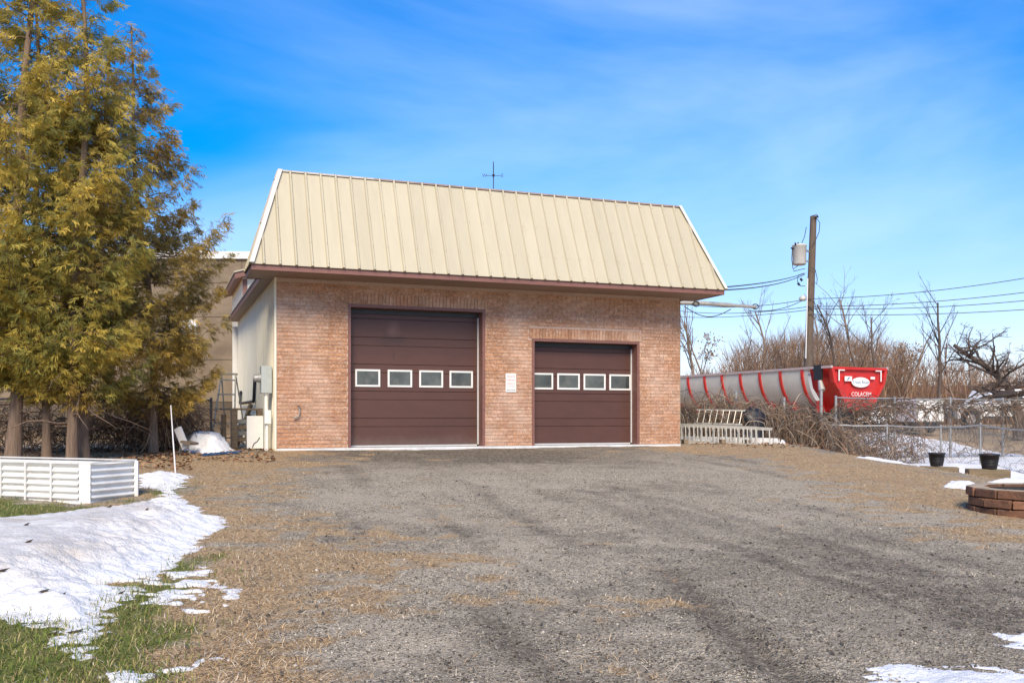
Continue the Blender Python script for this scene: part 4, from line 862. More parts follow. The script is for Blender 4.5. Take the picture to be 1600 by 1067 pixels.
tag(link('dead_vines', np_mesh('dead_vines', v, q, strand_cols(v, cl * .72, 3)), M_vine), 'dark creeper stems woven along the top of the taller fence', 'vines', kind='stuff')
v, q = join_np([strands(vb2([on(-60, 17.3), on(120, 17.6), on(240, 17.9), on(300, 18.3)], (0, .6), .5), 1000, 9, (.2, 1.3), .55, .7, (.004, .011), 14), strands(vb2([on(150, 17.2), on(255, 17.2), on(285, 17.8)], (0, .9), .3), 600, 9, (.2, 1.4), .5, .9, (.004, .010), 15)])
tag(link('dry_brush', np_mesh('dry_brush', v, q, strand_cols(v, np.array([(.34, .19, .10), (.22, .13, .075), (.48, .32, .20), (.12, .08, .05)]), 4)), M_vine), 'tangled brown undergrowth along the fence beneath the cedars', 'undergrowth', kind='stuff')

# ------------------------------------------------------------------ cedars
M_leaf = attr_mat('cedar_spray', 'tint', .75, .42, .25)
def cedar(base, H, lean, Rmax, h0, dens, tr, label, seed, tones, nb=120, bend=0, low=.55):
    r = np.random.default_rng(seed); e = empty('cedar_tree', base, 0, label, 'tree', 'cedar trees left of the garage')
    K = 14; hh = np.linspace(0, 1, K); cx = lean[0] * hh ** 1.2 + bend * np.sin(hh * 3.1) + .05 * np.sin(hh * 9 + seed); cy = lean[1] * hh + .05 * np.cos(hh * 8 + seed)
    rad = tr * (1 - hh) ** .8 + .012; rad[0] *= 1.5; rad[1] *= 1.05
    m = MB(); m.tube([(cx[i], cy[i], H * hh[i] - .12 * (i == 0)) for i in range(K)], list(rad), 12); m.build('trunk', M_bark, e)
    fxc = lambda h: np.interp(h, hh, cx); fyc = lambda h: np.interp(h, hh, cy)
    f = h0 + (1 - h0) * r.uniform(0, 1, nb) ** 1.15; az = r.uniform(0, 2 * np.pi, nb)
    prof = np.where(f < .35, low + (1 - low) * f / .35, (1 - f) / .65) ** .85 * .96 + .05
    ln = Rmax * prof * r.uniform(.62, 1.12, nb); KB = 7; tt = np.linspace(0, 1, KB)
    el = r.uniform(-.05, .35, nb); P = np.zeros((nb, KB, 3))
    ox = np.cos(az)[:, None] * ln[:, None] * tt; oy = np.sin(az)[:, None] * ln[:, None] * tt
    P[..., 0] = fxc(f)[:, None] + ox; P[..., 1] = fyc(f)[:, None] + oy
    P[..., 2] = (f * H)[:, None] + ln[:, None] * (np.sin(el)[:, None] * tt - .38 * tt * (1 - tt) + .30 * tt ** 3); P[:, 1:] += r.normal(0, .03, (nb, KB - 1, 3))
    v, q = tubes_np(P, (np.clip(ln * .011, .006, .03)[:, None] * (1.15 - tt)), 4)
    # a few dead bare limbs low on the trunk
    nd = 16; fd = r.uniform(.06, max(h0, .12) + .12, nd); ad = r.uniform(0, 6.28, nd); ld = r.uniform(.4, 1.3, nd); D = np.zeros((nd, KB, 3))
    D[..., 0] = fxc(fd)[:, None] + np.cos(ad)[:, None] * ld[:, None] * tt; D[..., 1] = fyc(fd)[:, None] + np.sin(ad)[:, None] * ld[:, None] * tt; D[..., 2] = (fd * H)[:, None] + ld[:, None] * (.25 * tt - .5 * tt * tt) + r.normal(0, .03, (nd, KB))
    v2, q2 = tubes_np(D, .016 * (1.1 - tt)[None].repeat(nd, 0), 4); v, q = join_np([(v, q), (v2, q2)])
    link('limbs', np_mesh('limbs', v, q, smooth=True), M_bark, e)
    # foliage: flat drooping sprays of narrow leaflets
    ns = np.maximum(3, (dens * ln * (.55 + .45 * r.uniform(0, 1, nb)) * np.where(r.uniform(0, 1, nb) < .30 + .35 * f, .38, 1.1)).astype(int)); bi = np.repeat(np.arange(nb), ns); n = len(bi)
    s = .22 + .80 * r.uniform(0, 1, n) ** .72; s = np.minimum(s, 1.0); kf = s * (KB - 1); k0 = np.minimum(kf.astype(int), KB - 2); fr_ = (kf - k0)[:, None]
    c = P[bi, k0] * (1 - fr_) + P[bi, k0 + 1] * fr_
    side = r.normal(0, .11, n) * (.5 + ln[bi] * .55); c[:, 0] += -np.sin(az[bi]) * side; c[:, 1] += np.cos(az[bi]) * side; c[:, 2] += r.normal(-.03, .06, n) - .08 * np.abs(side)
    NL = 11; L_ = r.uniform(.05, .125, (n, NL)); ang = r.uniform(-.95, .95, (n, NL)); th = az[bi] + r.normal(0, .9, n)
    ax = np.stack([np.cos(th), np.sin(th), r.uniform(-.75, .15, n)], -1); ax /= np.linalg.norm(ax, axis=1, keepdims=True)
    up = np.stack([r.normal(0, .6, n), r.normal(0, .6, n), -np.ones(n)], -1); sd_ = np.cross(ax, up); sd_ /= np.linalg.norm(sd_, axis=1, keepdims=True); dn = np.cross(sd_, ax)
    pl_ = np.where(r.uniform(0, 1, n)[:, None] < .5, sd_, dn)
    d = ax[:, None] * np.cos(ang)[..., None] + pl_[:, None] * np.sin(ang)[..., None]; d[..., 2] -= .45; d /= np.linalg.norm(d, axis=2, keepdims=True)
    wv_ = np.cross(d, np.cross(ax, pl_)[:, None]); wv_ /= np.linalg.norm(wv_, axis=2, keepdims=True) + 1e-9; wd = r.uniform(.004, .0085, (n, NL))[..., None]
    b0 = c[:, None] + ax[:, None] * (np.linspace(0, .11, NL)[None, :, None]) + r.normal(0, .012, (n, NL, 3)); mid_ = b0 + d * L_[..., None] * .55; tip = b0 + d * L_[..., None]
    V = np.stack([b0, mid_ + wv_ * wd, tip, mid_ - wv_ * wd], 2).reshape(-1, 3); Qd = np.arange(n * NL * 4).reshape(-1, 4)
    tones = np.array(tones); bt = r.uniform(0, 1, nb); kk = np.clip(bt[bi] * .6 + r.uniform(0, 1, n) * .5 + .03, 0, .999) * (len(tones) - 1); ki = kk.astype(int); fk = (kk - ki)[:, None]
    col = (tones[ki] * (1 - fk) + tones[ki + 1] * fk) * r.uniform(.75, 1.2, (n, 1)); col = np.repeat(col, NL * 4, 0)
    link('crown', np_mesh('crown', V, Qd, col), M_leaf, e)
    return e
TG = [(.10, .12, .045), (.20, .205, .06), (.36, .31, .07), (.60, .455, .09), (.76, .56, .12)]
TB = [(.11, .11, .05), (.22, .18, .065), (.36, .265, .075), (.52, .36, .09), (.66, .45, .11)]
cedar(on(243, 16.6), 7.55, (-.50, 0), 1.52, .11, 92, .055, 'conical golden brown cedar standing closest to the garage', 5, TB, 185, low=.20)
cedar(on(18, 14.6), 9.6, (.3, .2), 1.75, .12, 100, .085, 'leftmost cedar with the thickest flared trunk', 6, TG, 180)
cedar(on(68, 14.9), 8.4, (-.35, .3), 1.3, .15, 85, .05, 'cedar with a slim grey trunk second from the left edge', 7, TG, 130)
cedar(on(108, 14.7), 9.0, (.15, .1), 1.3, .13, 80, .06, 'cedar with reddish lit trunk behind the raised bed\'s corner', 8, TG, 140, .10)
cedar(on(130, 15.1), 7.0, (.35, .4), 1.15, .13, 80, .07, 'cedar with dark trunk leaning right, just beside the reddish one', 9, TB, 115)
cedar(on(-70, 15.4), 9.2, (.4, 0), 1.8, .11, 65, .12, 'cedar cut off by the left frame edge', 10, TG, 140)

# ------------------------------------------------------------------ far right: trailer
Pn = at(1297, 652, 38.5); Pf = at(1062, 652, 48); tdir = (Pf - Pn); tdir.z = 0; tdir.normalize(); ang_ = math.atan2(tdir.y, tdir.x)
gzt = gz(Pn.x, Pn.y); W2 = 1.55
perp = Vector((tdir.y, -tdir.x, 0)); org = Pn + perp * W2; org.z = CZ
tr = empty('dump_trailer', (org.x, org.y, CZ), ang_ , 'red ended dump trailer with pale rounded tub behind the vines', 'trailer')
# local x runs away along the trailer, local y to its left side (the side seen from the garage)
TL_, ZT = 13.2, 2.06
def tubsec(k=1., n=18):
    return [(W2 * k * math.copysign(abs(math.cos(a)) ** .8, math.cos(a)), ZT - 1.75 * k * abs(math.sin(a)) ** 1.0) for a in [math.pi * i / n for i in range(n + 1)]]
m = MB(); s = tubsec(); n = len(s)
m.add([(x_, y_, z_) for x_ in (1.3, TL_) for y_, z_ in s], [(i, i + 1, n + i + 1, n + i) for i in range(n - 1)], True); m.build('tub', M_tub, tr)
for i in range(9):
    x_ = 1.55 + i * 1.36; mm = MB(); s2 = tubsec(1.035); vs = [(x_ + q, y_, z_) for q in (0, .14) for y_, z_ in s2] + [(x_ + q, y_, z_) for q in (0, .14) for y_, z_ in tubsec(1.0)]
    mm.add(vs, [(j, j + 1, n + j + 1, n + j) for j in range(n - 1)] + [(j, 2 * n + j, 2 * n + j + 1, j + 1) for j in range(n - 1)] + [(n + j, n + j + 1, 3 * n + j + 1, 3 * n + j) for j in range(n - 1)]); mm.build('rib', M_red, tr)
for sg_ in (-1, 1):
    m = MB(); m.bar((-.1, sg_ * W2, ZT + .02), (TL_, sg_ * W2, ZT + .02), .12, .1); m.build('top_rail', mat('tarp_roll', (.50, .40, .37), .7, .2, 3), tr)
E0 = [(-1.55, 0), (1.55, 0), (1.40, -.62), (.62, -1.75), (-.62, -1.75), (-1.40, -.62)]
m = MB(); m.prism([(0, y_, ZT + z_) for y_, z_ in E0], (.12, 0, 0)); m.build('tailgate', M_red, tr)
m = MB()
for a_, b_ in ((0, 5), (5, 4), (1, 2), (2, 3), (3, 4), (0, 1)): m.bar((-.05, E0[a_][0] * .96, ZT + E0[a_][1] * .97 - .03), (-.05, E0[b_][0] * .96, ZT + E0[b_][1] * .97 - .03), .14, .11)
m.build('tailgate_frame', M_red, tr)
m = MB(); s2 = tubsec(.98)
m.add([(.12, y_ * .97, ZT + z_) for y_, z_ in ((1.42, 0), (1.30, -.62), (.62, -1.75))] + [(1.32, 1.42, ZT), (1.32, 1.24, ZT - .8), (1.32, .6, ZT - 1.62)], [(0, 1, 4, 3), (1, 2, 5, 4)])
m.add([(.12, -y_ * .97, ZT + z_) for y_, z_ in ((1.42, 0), (1.30, -.62), (.62, -1.75))] + [(1.32, -1.42, ZT), (1.32, -1.24, ZT - .8), (1.32, -.6, ZT - 1.62)], [(0, 3, 4, 1), (1, 4, 5, 2)]); m.build('end_shroud', M_red, tr)
m = MB(); m.tube([(.55, W2 + .02, ZT - .55), (.35, W2 + .1, ZT - .95)], [.09, .14], 10); m.build('work_lamp', M_alu, tr)
m = MB(); m.lim(.45, .85, W2 - .05, W2 + .08, ZT - .5, ZT + .12); m.lim(.9, 1.0, W2 - .08, W2 + .05, ZT - .1, ZT + .1); m.build('tarp_motor', M_black, tr)
m = MB(); m.lim(10.6, 10.72, W2, W2 + .06, ZT - 1.5, ZT); m.lim(11.2, 11.32, W2, W2 + .06, ZT - 1.5, ZT); m.lim(10.6, 11.32, W2, W2 + .06, ZT - .3, ZT - .02); m.lim(10.6, 11.32, W2, W2 + .06, ZT - .9, ZT - .84); m.build('side_ladder', M_black, tr)
m = MB(); nn = 28
m.prism([(-.11, -.02 + .5 * math.cos(2 * math.pi * i / nn), ZT - .60 + .21 * math.sin(2 * math.pi * i / nn)) for i in range(nn)], (-.006, 0, 0)); m.build('oval_badge', M_white, tr)
def tlet(body, sz, y_, z_, mt):
    o = link('lettering', text_mesh(body, sz, 'lettering'), mt, tr); o.location = (-.122, y_, z_); o.rotation_euler = (R(90), 0, R(-90))
tlet('Trout River', .2, -.02, ZT - .60, M_logo); tlet('COLACEM', .24, -.05, ZT - 1.10, M_white)
m = MB(); m.lim(-.112, -.106, .46, .86, ZT - .56, ZT - .36); m.build('sticker', M_white, tr)
m = MB(); m.prism([(-.1125, .74, ZT - .5), (-.1125, .68, ZT - .43), (-.1125, .60, ZT - .38), (-.1125, .57, ZT - .40), (-.1125, .62, ZT - .46), (-.1125, .70, ZT - .54)], (-.003, 0, 0)); m.build('sticker_mark', M_logo, tr)
m = MB(); m.lim(-.112, -.106, -.82, -.58, ZT - .46, ZT - .36); m.build('sticker', M_white, tr)
m = MB()
for sg_ in (-1, 1): m.lim(-.116, -.108, min(sg_ * 1.2, sg_ * .86), max(sg_ * 1.2, sg_ * .86), ZT - .13, ZT - .07); m.lim(-.116, -.108, min(sg_ * 1.2, sg_ * 1.14), max(sg_ * 1.2, sg_ * 1.14), ZT - .55, ZT - .132)
m.build('reflective_tape', M_white, tr)
gl_ = gzt - CZ
m = MB(); m.lim(.4, TL_, .35, .5, gl_ + .85, ZT - 1.6); m.lim(.4, TL_, -.5, -.35, gl_ + .85, ZT - 1.6); m.lim(0, TL_, -.6, .6, ZT - 1.78, ZT - 1.6); m.build('chassis', M_red, tr)
for i in range(8):
    m = MB(); m.lim(1.2 + i * 1.4, 1.3 + i * 1.4, .3, 1.1, gl_ + .9, ZT - 1.35); m.build('outrigger', M_red, tr)
for i in range(3):
    for sg_ in (-1, 1):
        m = MB(); m.tube([(2.0 + i * 1.3, sg_ * .75, gl_ + .5), (2.0 + i * 1.3, sg_ * 1.3, gl_ + .5)], .5, 22); wh = m.build('wheel', M_tyre, tr); mm = MB(); mm.tube([(2.0 + i * 1.3, sg_ * 1.301, gl_ + .5), (2.0 + i * 1.3, sg_ * 1.33, gl_ + .5)], [.3, .12], 18); mm.build('rim', M_galv, wh)
m = MB(); m.lim(-.05, .3, -1.25, 1.25, gl_ + .45, gl_ + .62); m.build('bumper', M_black, tr)
for sg_ in (-1, 1): m = MB(); m.lim(.31, .33, sg_ * .85 - .35, sg_ * .85 + .35, gl_ + .15, gl_ + 1.0); m.build('mud_flap', M_black, tr)

# ------------------------------------------------------------------ far right: pickup, box, car, barn, logs
pz = at(1545, 668, 41); pk = empty('pickup_truck', (pz.x, pz.y, pz.z), .12, 'white pickup truck parked behind the taller fence', 'pickup')
# side profile, local x to the right, nose on the left
prof = [(-1.45, .42), (-1.45, .80), (-1.25, .98), (-.2, 1.06), (.35, 1.72), (1.75, 1.78), (1.95, 1.12), (3.9, 1.10), (3.92, .42)]
m = MB(); m.prism([(x_, 0, z_ - .03) for x_, z_ in prof[:4] + [(.0, 1.08), (1.9, 1.08)] + prof[6:]], (0, 1.85, 0)); m.build('body', M_white, pk, bevel=.05)
m = MB(); m.prism([(-.12, .1, 1.052), (.38, .22, 1.66), (1.72, .22, 1.70), (1.92, .1, 1.052)], (0, 1.6, 0)); m.build('cab', M_white, pk, bevel=.04)
m = MB(); m.prism([(.08, .13, 1.10), (.42, .2, 1.56), (1.02, .2, 1.6), (1.02, .13, 1.10)], (0, -.02, 0)); m.prism([(1.1, .13, 1.10), (1.1, .2, 1.6), (1.62, .2, 1.6), (1.78, .13, 1.10)], (0, -.02, 0)); m.build('side_window', M_glass, pk)
for x_ in (-.85, 2.75):
    m = MB(); m.tube([(x_, -.03, .36), (x_, .25, .36)], .39, 24); wh = m.build('wheel', M_tyre, pk); mm = MB(); mm.tube([(x_, -.035, .36), (x_, -.06, .36)], [.22, .15], 18); mm.build('rim', M_galv, wh)
    m = MB(); m.tube([(x_, -.012, .40), (x_, .1, .40)], .47, 24); m.build('wheel_arch', M_black, pk)
m = MB(); m.lim(-.3, 2.2, -.03, .0, .40, .5); m.build('sill', M_black, pk); m = MB(); m.lim(-1.5, -1.4, .1, 1.75, .45, .62); m.build('bumper', M_galv, pk)
m = MB(); m.lim(-1.47, -1.44, .08, .45, .70, .86); m.build('headlight', M_glass, pk); m = MB(); m.lim(.05, .2, -.16, 0, 1.08, 1.26); m.build('mirror', M_white, pk)
p = at(1454, 661, 37); wb = empty('box_trailer', p, .06, 'plain white box trailer left of the pickup behind the fence', 'trailer'); hb_ = at(0, 624, 37).z - p.z
m = MB(); m.lim(-.56, .56, 0, 1.9, .05, hb_); m.build('box', M_white, wb, bevel=.03)
m = MB()
for q in (-.55, .52): m.lim(q, q + .035, -.012, .0, .06, hb_ - .01)
m.lim(-.51, .51, -.012, 0, .06, .1); m.lim(-.51, .51, -.012, 0, hb_ - .05, hb_ - .01); m.build('frame_trim', M_alu, wb)
for q in (-.45, .45): m = MB(); m.tube([(q - .08, .9, -.1), (q + .08, .9, -.1)], .3, 18); m.build('wheel', M_tyre, wb)
m = MB(); m.lim(-.5, .5, .02, 1.9, -.09, .05); m.build('chassis', M_black, wb)
p = at(1398, 662, 39); cr_ = empty('parked_car', p, -.1, 'white car half hidden by stems left of the box trailer', 'car')
pr = [(-.9, .25), (-.9, .75), (-.45, .98), (.0, .92), (.55, .72), (1.25, .60), (1.3, .25)]
m = MB(); m.prism([(x_ * 1.05, 0, z_ - .2) for x_, z_ in pr], (0, 1.6, 0)); m.build('body', M_white, cr_, bevel=.06)
m = MB(); m.prism([(-.7, -.004, .58), (-.42, -.004, .74), (.0, -.004, .70), (.35, -.004, .57)], (0, -.01, 0)); m.build('side_window', M_glass, cr_)
for x_ in (-.5, .85): m = MB(); m.tube([(x_, -.03, .1), (x_, .2, .1)], .27, 18); m.build('wheel', M_tyre, cr_)
p = at(1364, 661, 33); m = MB()
for q in (-.3, .26): m.tube([(q - .24, 0, .1), (q - .2, 0, .11), (q + .2, 0, .11), (q + .24, 0, .1)], [.05, .12, .12, .05], 12)
o = m.build('white_drums', M_white, None, p); tag(o, 'two small white containers lying under the trailer\'s rear', 'container')
bn = empty('barn', at(1390, 652, 82), .05, 'long low dark red brown shed behind the bare trees at right', 'shed'); bz = gz(40, 82) - CZ
for i in range(14):
    m = MB(); m.lim(i * 1.6, i * 1.6 + 1.58, 0, .2, bz - .3, 1.6); m.build('wall_panel', M_bar, bn)
m = MB(); m.lim(0, 22.4, .21, 9, bz - .3, 1.6); m.build('shed_body', M_bar, bn)
m = MB(); m.prism([(-.4, -.5, 1.605), (-.4, 9.5, 1.605), (-.4, 4.5, 2.95)], (23.2, 0, 0)); m.build('roof', M_barr, bn)
for x_ in (5.0, 11.5, 15.2): m = MB(); m.lim(x_, x_ + .9, -.05, -.002, .6, 1.3); m.build('window', M_glass, bn)
for i, (px, py, d, ln, r_, lab) in enumerate(((1572, 618, 34, 2.4, .16, 'thick dark fallen trunk resting behind the fence at right'), (1548, 621, 33.6, 1.6, .10, 'short broken limb left of the thick fallen trunk'))):
    p = at(px, py, d); m = MB(); m.tube([p + Vector((-ln / 2, 0, -.22)), p + Vector((-ln * .1, .1, .02)), p + Vector((ln * .4, 0, .1)), p + Vector((ln * .75, 0, .22))], [r_ * .3, r_ * .6, r_ * .7, r_ * .6], 10); 
    m.tube([p + Vector((-ln * .1, 0, 0)), p + Vector((-ln * .4, -.2, .3))], [r_ * .4, r_ * .2], 6); m.tube([p + Vector((ln * .5, 0, .0)), p + Vector((ln * .55, -.1, -1.4))], [r_ * .6, r_ * .5], 6); tag(m.build('fallen_log', mat('wet_log', (.045, .032, .025), .9, .4, 3)), lab, 'log')

# ------------------------------------------------------------------ utility pole and cables
pb, pt = on(1259.5, 45), at(1271, 338, 45); up_ = empty('utility_pole', pb, 0, 'tall wooden utility pole behind the dump trailer', 'utility pole')
top = pt - pb; m = MB(); m.tube([(0, 0, -.3), top * .5, top], [.22, .185, .15], 14); m.build('pole', M_pole, up_)
def pp(px, py, d=45.): return at(px, py, d) - pb
m = MB(); c_ = pp(1249, 414, 44.75); m.lathe([(0, 0), (.28, 0), (.31, .05), (.33, .88), (.345, .89), (.34, .95), (.2, .99), (0, 1.0)], c_, 24); tf = m.build('transformer', M_trans, up_)
m = MB()
for q in (-.22, -.08): m.tube([c_ + Vector((q, -.2, .9)), c_ + Vector((q - .08, -.3, 1.0))], [.05, .03], 8)
m.tube([c_ + Vector((-.3, -.1, .75)), c_ + Vector((-.44, -.15, .78))], .04, 8); m.build('bushing', M_black, tf)
m = MB(); m.bar(c_ + Vector((.25, 0, .75)), pp(1266, 395), .06); m.bar(c_ + Vector((.25, 0, .2)), pp(1265, 409), .06); m.build('bracket', M_galv, up_)
m = MB(); m.tube([pp(1262, 435, 44.78), pp(1259, 560, 44.8)], .028, 8); m.build('conduit', M_white, up_)
m = MB()
for pts in (((1275, 340), (1281, 348), (1280, 362), (1275, 374), (1270, 382)), ((1268, 418), (1274, 422), (1277, 436), (1276, 444), (1271, 440)), ((1247, 415), (1240, 420), (1240, 424), (1252, 421), (1258, 420)), ((1256, 427), (1247, 430), (1246, 440), (1251, 447), (1258, 447)), ((1238, 388), (1237, 405), (1239, 420)), ((1260, 355), (1257, 370), (1252, 382)), ((1268, 338), (1276, 335), (1279, 340))):
    m.tube([pp(a_, b__, 44.7) for a_, b__ in pts], .018, 5)
m.build('jumper_cable', M_wire, up_)
m = MB()
for px, py in ((1248, 444), (1252, 437)): m.tube([pp(px - 1.5, py - 2, 44.65), pp(px + 1.5, py + 2, 44.65)], .055, 8)
m.tube([pp(1274, 340, 44.8), pp(1278, 338, 44.8)], .06, 8); m.build('connector', M_black, up_)
m = MB(); m.lathe([(0, 0), (.14, 0), (.18, .12), (.1, .24), (0, .26)], pp(1254, 470), 12); m.build('lamp_head', M_trans, up_)
def cable(name, a, b_, sag, r_, label, n=20):
    m = MB(); pts = [a.lerp(b_, i / n) + Vector((0, 0, -sag * 4 * (i / n) * (1 - i / n))) for i in range(n + 1)]; m.tube(pts, r_, 5); tag(m.build(name, M_wire), label, 'cable')
ra = at(1131, 444, gw(GL + .5, 1, 0).y); rc = ra + Vector((-.05, .6, 0))
cable('service_cable', rc, at(1258, 427, 44.8), .10, .018, 'upper service cable from the garage roof to the pole'); cable('service_cable', rc + Vector((0, .0, -.06)), at(1257, 429, 44.8), .16, .018, 'lower service cable from the garage roof to the pole')
for a_, b__, sg_, lab in (((1264, 467, 44.8), (1640, 428, 40), .22, 'highest of the long overhead wires right of the pole'), ((1264, 479, 44.8), (1640, 452, 40), .18, 'second highest overhead wire right of the pole'), ((1264, 482, 44.8), (1640, 466, 41), .18, 'third overhead wire down right of the pole'), ((1264, 491, 44.8), (1640, 481, 41), .14, 'lowest overhead wire right of the pole'),
                          ((1264, 467, 44.8), (1040, 470, 60), .4, 'upper overhead wire running left from the pole'), ((1264, 479, 44.8), (1040, 483, 62), .3, 'middle overhead wire running left from the pole'), ((1264, 484, 44.8), (1040, 494, 64), .2, 'lowest overhead wire running left from the pole'), ((1255, 469, 44.8), (1170, 485, 40), .2, 'short slanting wire left of the pole')):
    cable('overhead_wire', at(*a_), at(*b__), sg_, .017, lab)
ms = empty('antenna_mast', at(1062, 471.5, 22.5), 0, 'pale horizontal mast sticking out past the garage\'s right corner', 'mast'); o0 = at(1062, 471.5, 22.5)
q1 = at(1092, 473.5, 22.7) - o0; q2 = at(1181, 479.5, 23.6) - o0; m = MB(); m.tube([Vector((-.9, .3, .02)), q1, q1.lerp(q2, .55)], .055, 8); m.build('thick_section', M_alu, ms)
m = MB(); m.tube([q1.lerp(q2, .5), q2], .042, 8); m.build('thin_section', M_alu, ms)
m = MB(); ring = lambda c_, r_: m.tube([c_ + Vector((r_ * math.cos(a_), -.06, r_ * .8 * math.sin(a_))) for a_ in [i / 12 * 6.2832 for i in range(13)]], .014, 5)
ring(q1 + Vector((-.08, 0, -.03)), .075); m.build('pulley', M_black, ms); m = MB(); ring(q2 + Vector((-.03, 0, 0)), .08); m.build('pulley', M_black, ms)
m = MB(); m.tube([q1.lerp(q2, i / 10 * .8 - .25) + Vector((0, 0, -.10 - .22 * math.sin(math.pi * i / 10))) for i in range(11)], .011, 5); m.build('slack_rope', M_wire, ms)

# ------------------------------------------------------------------ bare trees
def bare(px, top_y, d, label, seed, lev=4, spread=.5, r0=.07, mt=M_twig, name='bare_tree', lean=0, mult=1., leaves=0, gnarl=.12, up=.06, k0=7, first=.25):
    r = np.random.default_rng(seed); b0 = on(px, d); H = at(0, top_y, d).z - b0.z; e = empty(name, b0, 0, label, 'tree', 'bare trees beyond the yard')
    lvl = [[(np.zeros(3), np.array([lean, 0, 1.]), H, r0)]]; tips = []; trunk = None; allp = []
    for L_ in range(lev):
        nxt = []; K = 8 if L_ == 0 else 5; PP = []; RR = []
        for (p, dv, ln, rad) in lvl[-1]:
            P = [p]; dd = dv / np.linalg.norm(dv); st = ln / (K - 1)
            for k in range(1, K):
                dd = dd + r.normal(0, gnarl, 3) + np.array([0, 0, up if L_ else .05]); dd /= np.linalg.norm(dd); P.append(P[-1] + dd * st)
            P = np.array(P); PP.append(P); RR.append(rad * np.linspace(1, .35, K)); 
            if L_ < lev - 1:
                nb = int((k0 if L_ == 0 else r.integers(3, 6)) * mult)
                for j in range(nb):
                    f = r.uniform(first if L_ == 0 else .2, .98); kk = f * (K - 1); ki = min(int(kk), K - 2); q = P[ki] + (P[ki + 1] - P[ki]) * (kk - ki)
                    a = r.uniform(0, 6.28); td = P[ki + 1] - P[ki]; td /= np.linalg.norm(td); nd = td * r.uniform(.55, 1.) + np.array([math.cos(a), math.sin(a), r.uniform(-.1, .4)]) * spread * r.uniform(.7, 1.4)
                    nxt.append((q, nd, ln * r.uniform(.32, .58) * (1.1 - f * .5), max(rad * (1 - f * .6) * .5, .006)))
            else: tips.append(P[-1])
        v, q = tubes_np(np.array(PP), np.array(RR), 6 if L_ == 0 else 3)
        if L_ == 0: link('trunk', np_mesh('trunk', v, q, smooth=True), mt, e)
        else: allp.append((v, q))
        lvl.append(nxt)
    v, q = join_np(allp); link('crown', np_mesh('crown', v, q), mt, e)
    if leaves:
        T = np.array(tips); T = np.repeat(T, leaves, 0) + r.normal(0, .14, (len(T) * leaves, 3)); n = len(T); a = r.normal(0, 1, (n, 3)); a /= np.linalg.norm(a, axis=1, keepdims=True); b_ = np.cross(a, r.normal(0, 1, (n, 3))); b_ /= np.linalg.norm(b_, axis=1, keepdims=True)
        V = np.stack([T - a * .09, T + b_ * .05, T + a * .09, T - b_ * .05], 1).reshape(-1, 3); link('dead_leaves', np_mesh('dead_leaves', V, np.arange(n * 4).reshape(-1, 4)), mat('dead_leaf', (.33, .22, .13), .9, .3, 3), e)
    return e
bare(1088, 495, 56, 'tall thin pale sapling nearest the garage\'s right wall', 1, 3, .35, .14, M_twig, lean=.06, k0=14, first=.5)
bare(1114, 522, 58, 'small tree keeping dead tan leaves above the trailer\'s far end', 2, 4, .6, .10, M_twig, leaves=3)
bare(1140, 545, 60, 'slender bare sapling left of the spreading multi stemmed tree', 3, 4, .4, .08)
bare(1163, 528, 62, 'bare poplar sapling just left of the spreading dark limbed tree', 4, 4, .4, .09)
bare(1196, 484, 60, 'straight bare tree with upswept twigs midway between garage and pole', 5, 4, .45, .12, k0=12)
bare(1212, 500, 55, 'spreading bare tree with dark arching limbs left of the pole', 6, 5, .95, .12, M_twig2, mult=1.0, gnarl=.2, first=.02, lean=-.12)
bare(1240, 520, 63, 'bare bushy tree tucked against the pole\'s left side', 8, 4, .5, .09, k0=12)
bare(1290, 490, 60, 'bare tree with fine twigs just right of the pole', 9, 4, .55, .12, k0=12)
bare(1318, 470, 57, 'bare dark limbed tree leaning over the trailer\'s rear', 10, 5, .6, .12, M_twig2, lean=-.1)
bare(1343, 455, 60, 'tallest bare tree above the trailer\'s red tailgate', 11, 4, .5, .13, k0=13)
bare(1368, 488, 58, 'forked bare tree right of the trailer\'s tallest neighbour', 12, 5, .55, .12, M_twig2)
bare(1398, 505, 62, 'outermost bare tree of the thicket, right of the trailer', 13, 4, .6, .1)
bare(1466, 473, 50, 'lone dark bare tree with a crooked limb above the box trailer', 34, 4, .5, .12, M_twig2, k0=11, first=.4, gnarl=.07)
bare(1497, 532, 64, 'bushy bare tree between the lone tree and the gnarled one', 15, 5, .5, .11, k0=9)
bare(1522, 548, 62, 'low twiggy bare tree behind the pickup', 16, 5, .6, .1)
bare(1590, 488, 36, 'gnarled old apple tree at the right frame edge', 27, 5, 1.9, .2, M_twig2, gnarl=.22, k0=20, mult=1.25, first=.3, up=-.01)
bare(1415, 555, 66, 'tan bushy bare shrub tree right of the tailgate', 18, 5, .7, .09, leaves=1)
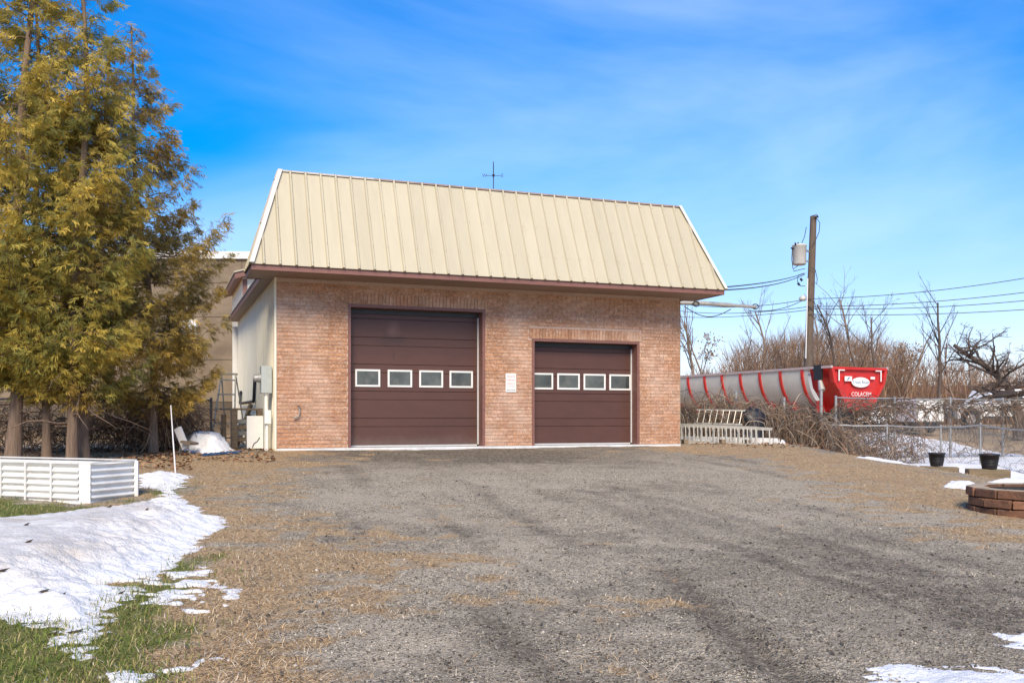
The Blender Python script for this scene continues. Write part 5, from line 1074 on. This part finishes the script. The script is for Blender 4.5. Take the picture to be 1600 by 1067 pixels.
# thicket: one mass of thin stems
def thick(n, px0, px1, d0, d1, ty, seed):
    r = np.random.default_rng(seed); px = r.uniform(px0, px1, n); d = r.uniform(d0, d1, n); x = (px - 800) / F * d; z = ground(x, d); tz = CZ + (HY - (ty(px) + r.exponential(22, n))) / F * d; H = np.maximum(tz - z, .6); K = 6
    P = np.zeros((n, K, 3)); t_ = np.linspace(0, 1, K); ln = r.normal(0, .16, (n, 2)); P[..., 0] = x[:, None] + ln[:, :1] * H[:, None] * t_ ** 1.5 + r.normal(0, .05, (n, K)); P[..., 1] = d[:, None] + ln[:, 1:] * H[:, None] * t_; P[..., 2] = z[:, None] + H[:, None] * t_
    A = tubes_np(P, (1.1 - t_)[None] * r.uniform(.018, .045, n)[:, None], 3)
    m_ = n * 5; bi = r.integers(0, n, m_); k = r.integers(1, K - 1, m_); c = P[bi, k]; l = H[bi] * r.uniform(.08, .26, m_); a = r.uniform(0, 6.28, m_); T = np.linspace(0, 1, 3)
    B = c[:, None] + np.stack([np.cos(a) * l * .55, np.sin(a) * l * .55, l * .9], -1)[:, None] * T[None, :, None]
    return join_np([A, tubes_np(B, (1.1 - T)[None] * r.uniform(.010, .022, m_)[:, None], 3)])
v, q = join_np([thick(1700, 1140, 1425, 62, 80, lambda p: 540 - 34 * np.sin((p - 1140) / 290 * 3.14), 1), thick(160, 1085, 1150, 62, 76, lambda p: 566 + 0 * p, 2), thick(800, 1425, 1660, 66, 78, lambda p: 556 + 0 * p, 3)])
tag(link('thicket', np_mesh('thicket', v, q, strand_cols(v, np.array([(.33, .20, .12), (.26, .15, .09), (.42, .27, .17), (.20, .13, .09)]), 6)), M_vine), 'dense brown leafless thicket behind the dump trailer', 'thicket', kind='stuff')
v, q = thick(900, -400, 1900, 110, 190, lambda p: 612 + 10 * np.sin(p / 37), 9)
tag(link('far_wood', np_mesh('far_wood', v, q, strand_cols(v, np.array([(.26, .19, .15), (.33, .24, .19)]), 7)), M_vine), 'hazy line of distant bare woodland on the horizon', 'woodland', kind='stuff')
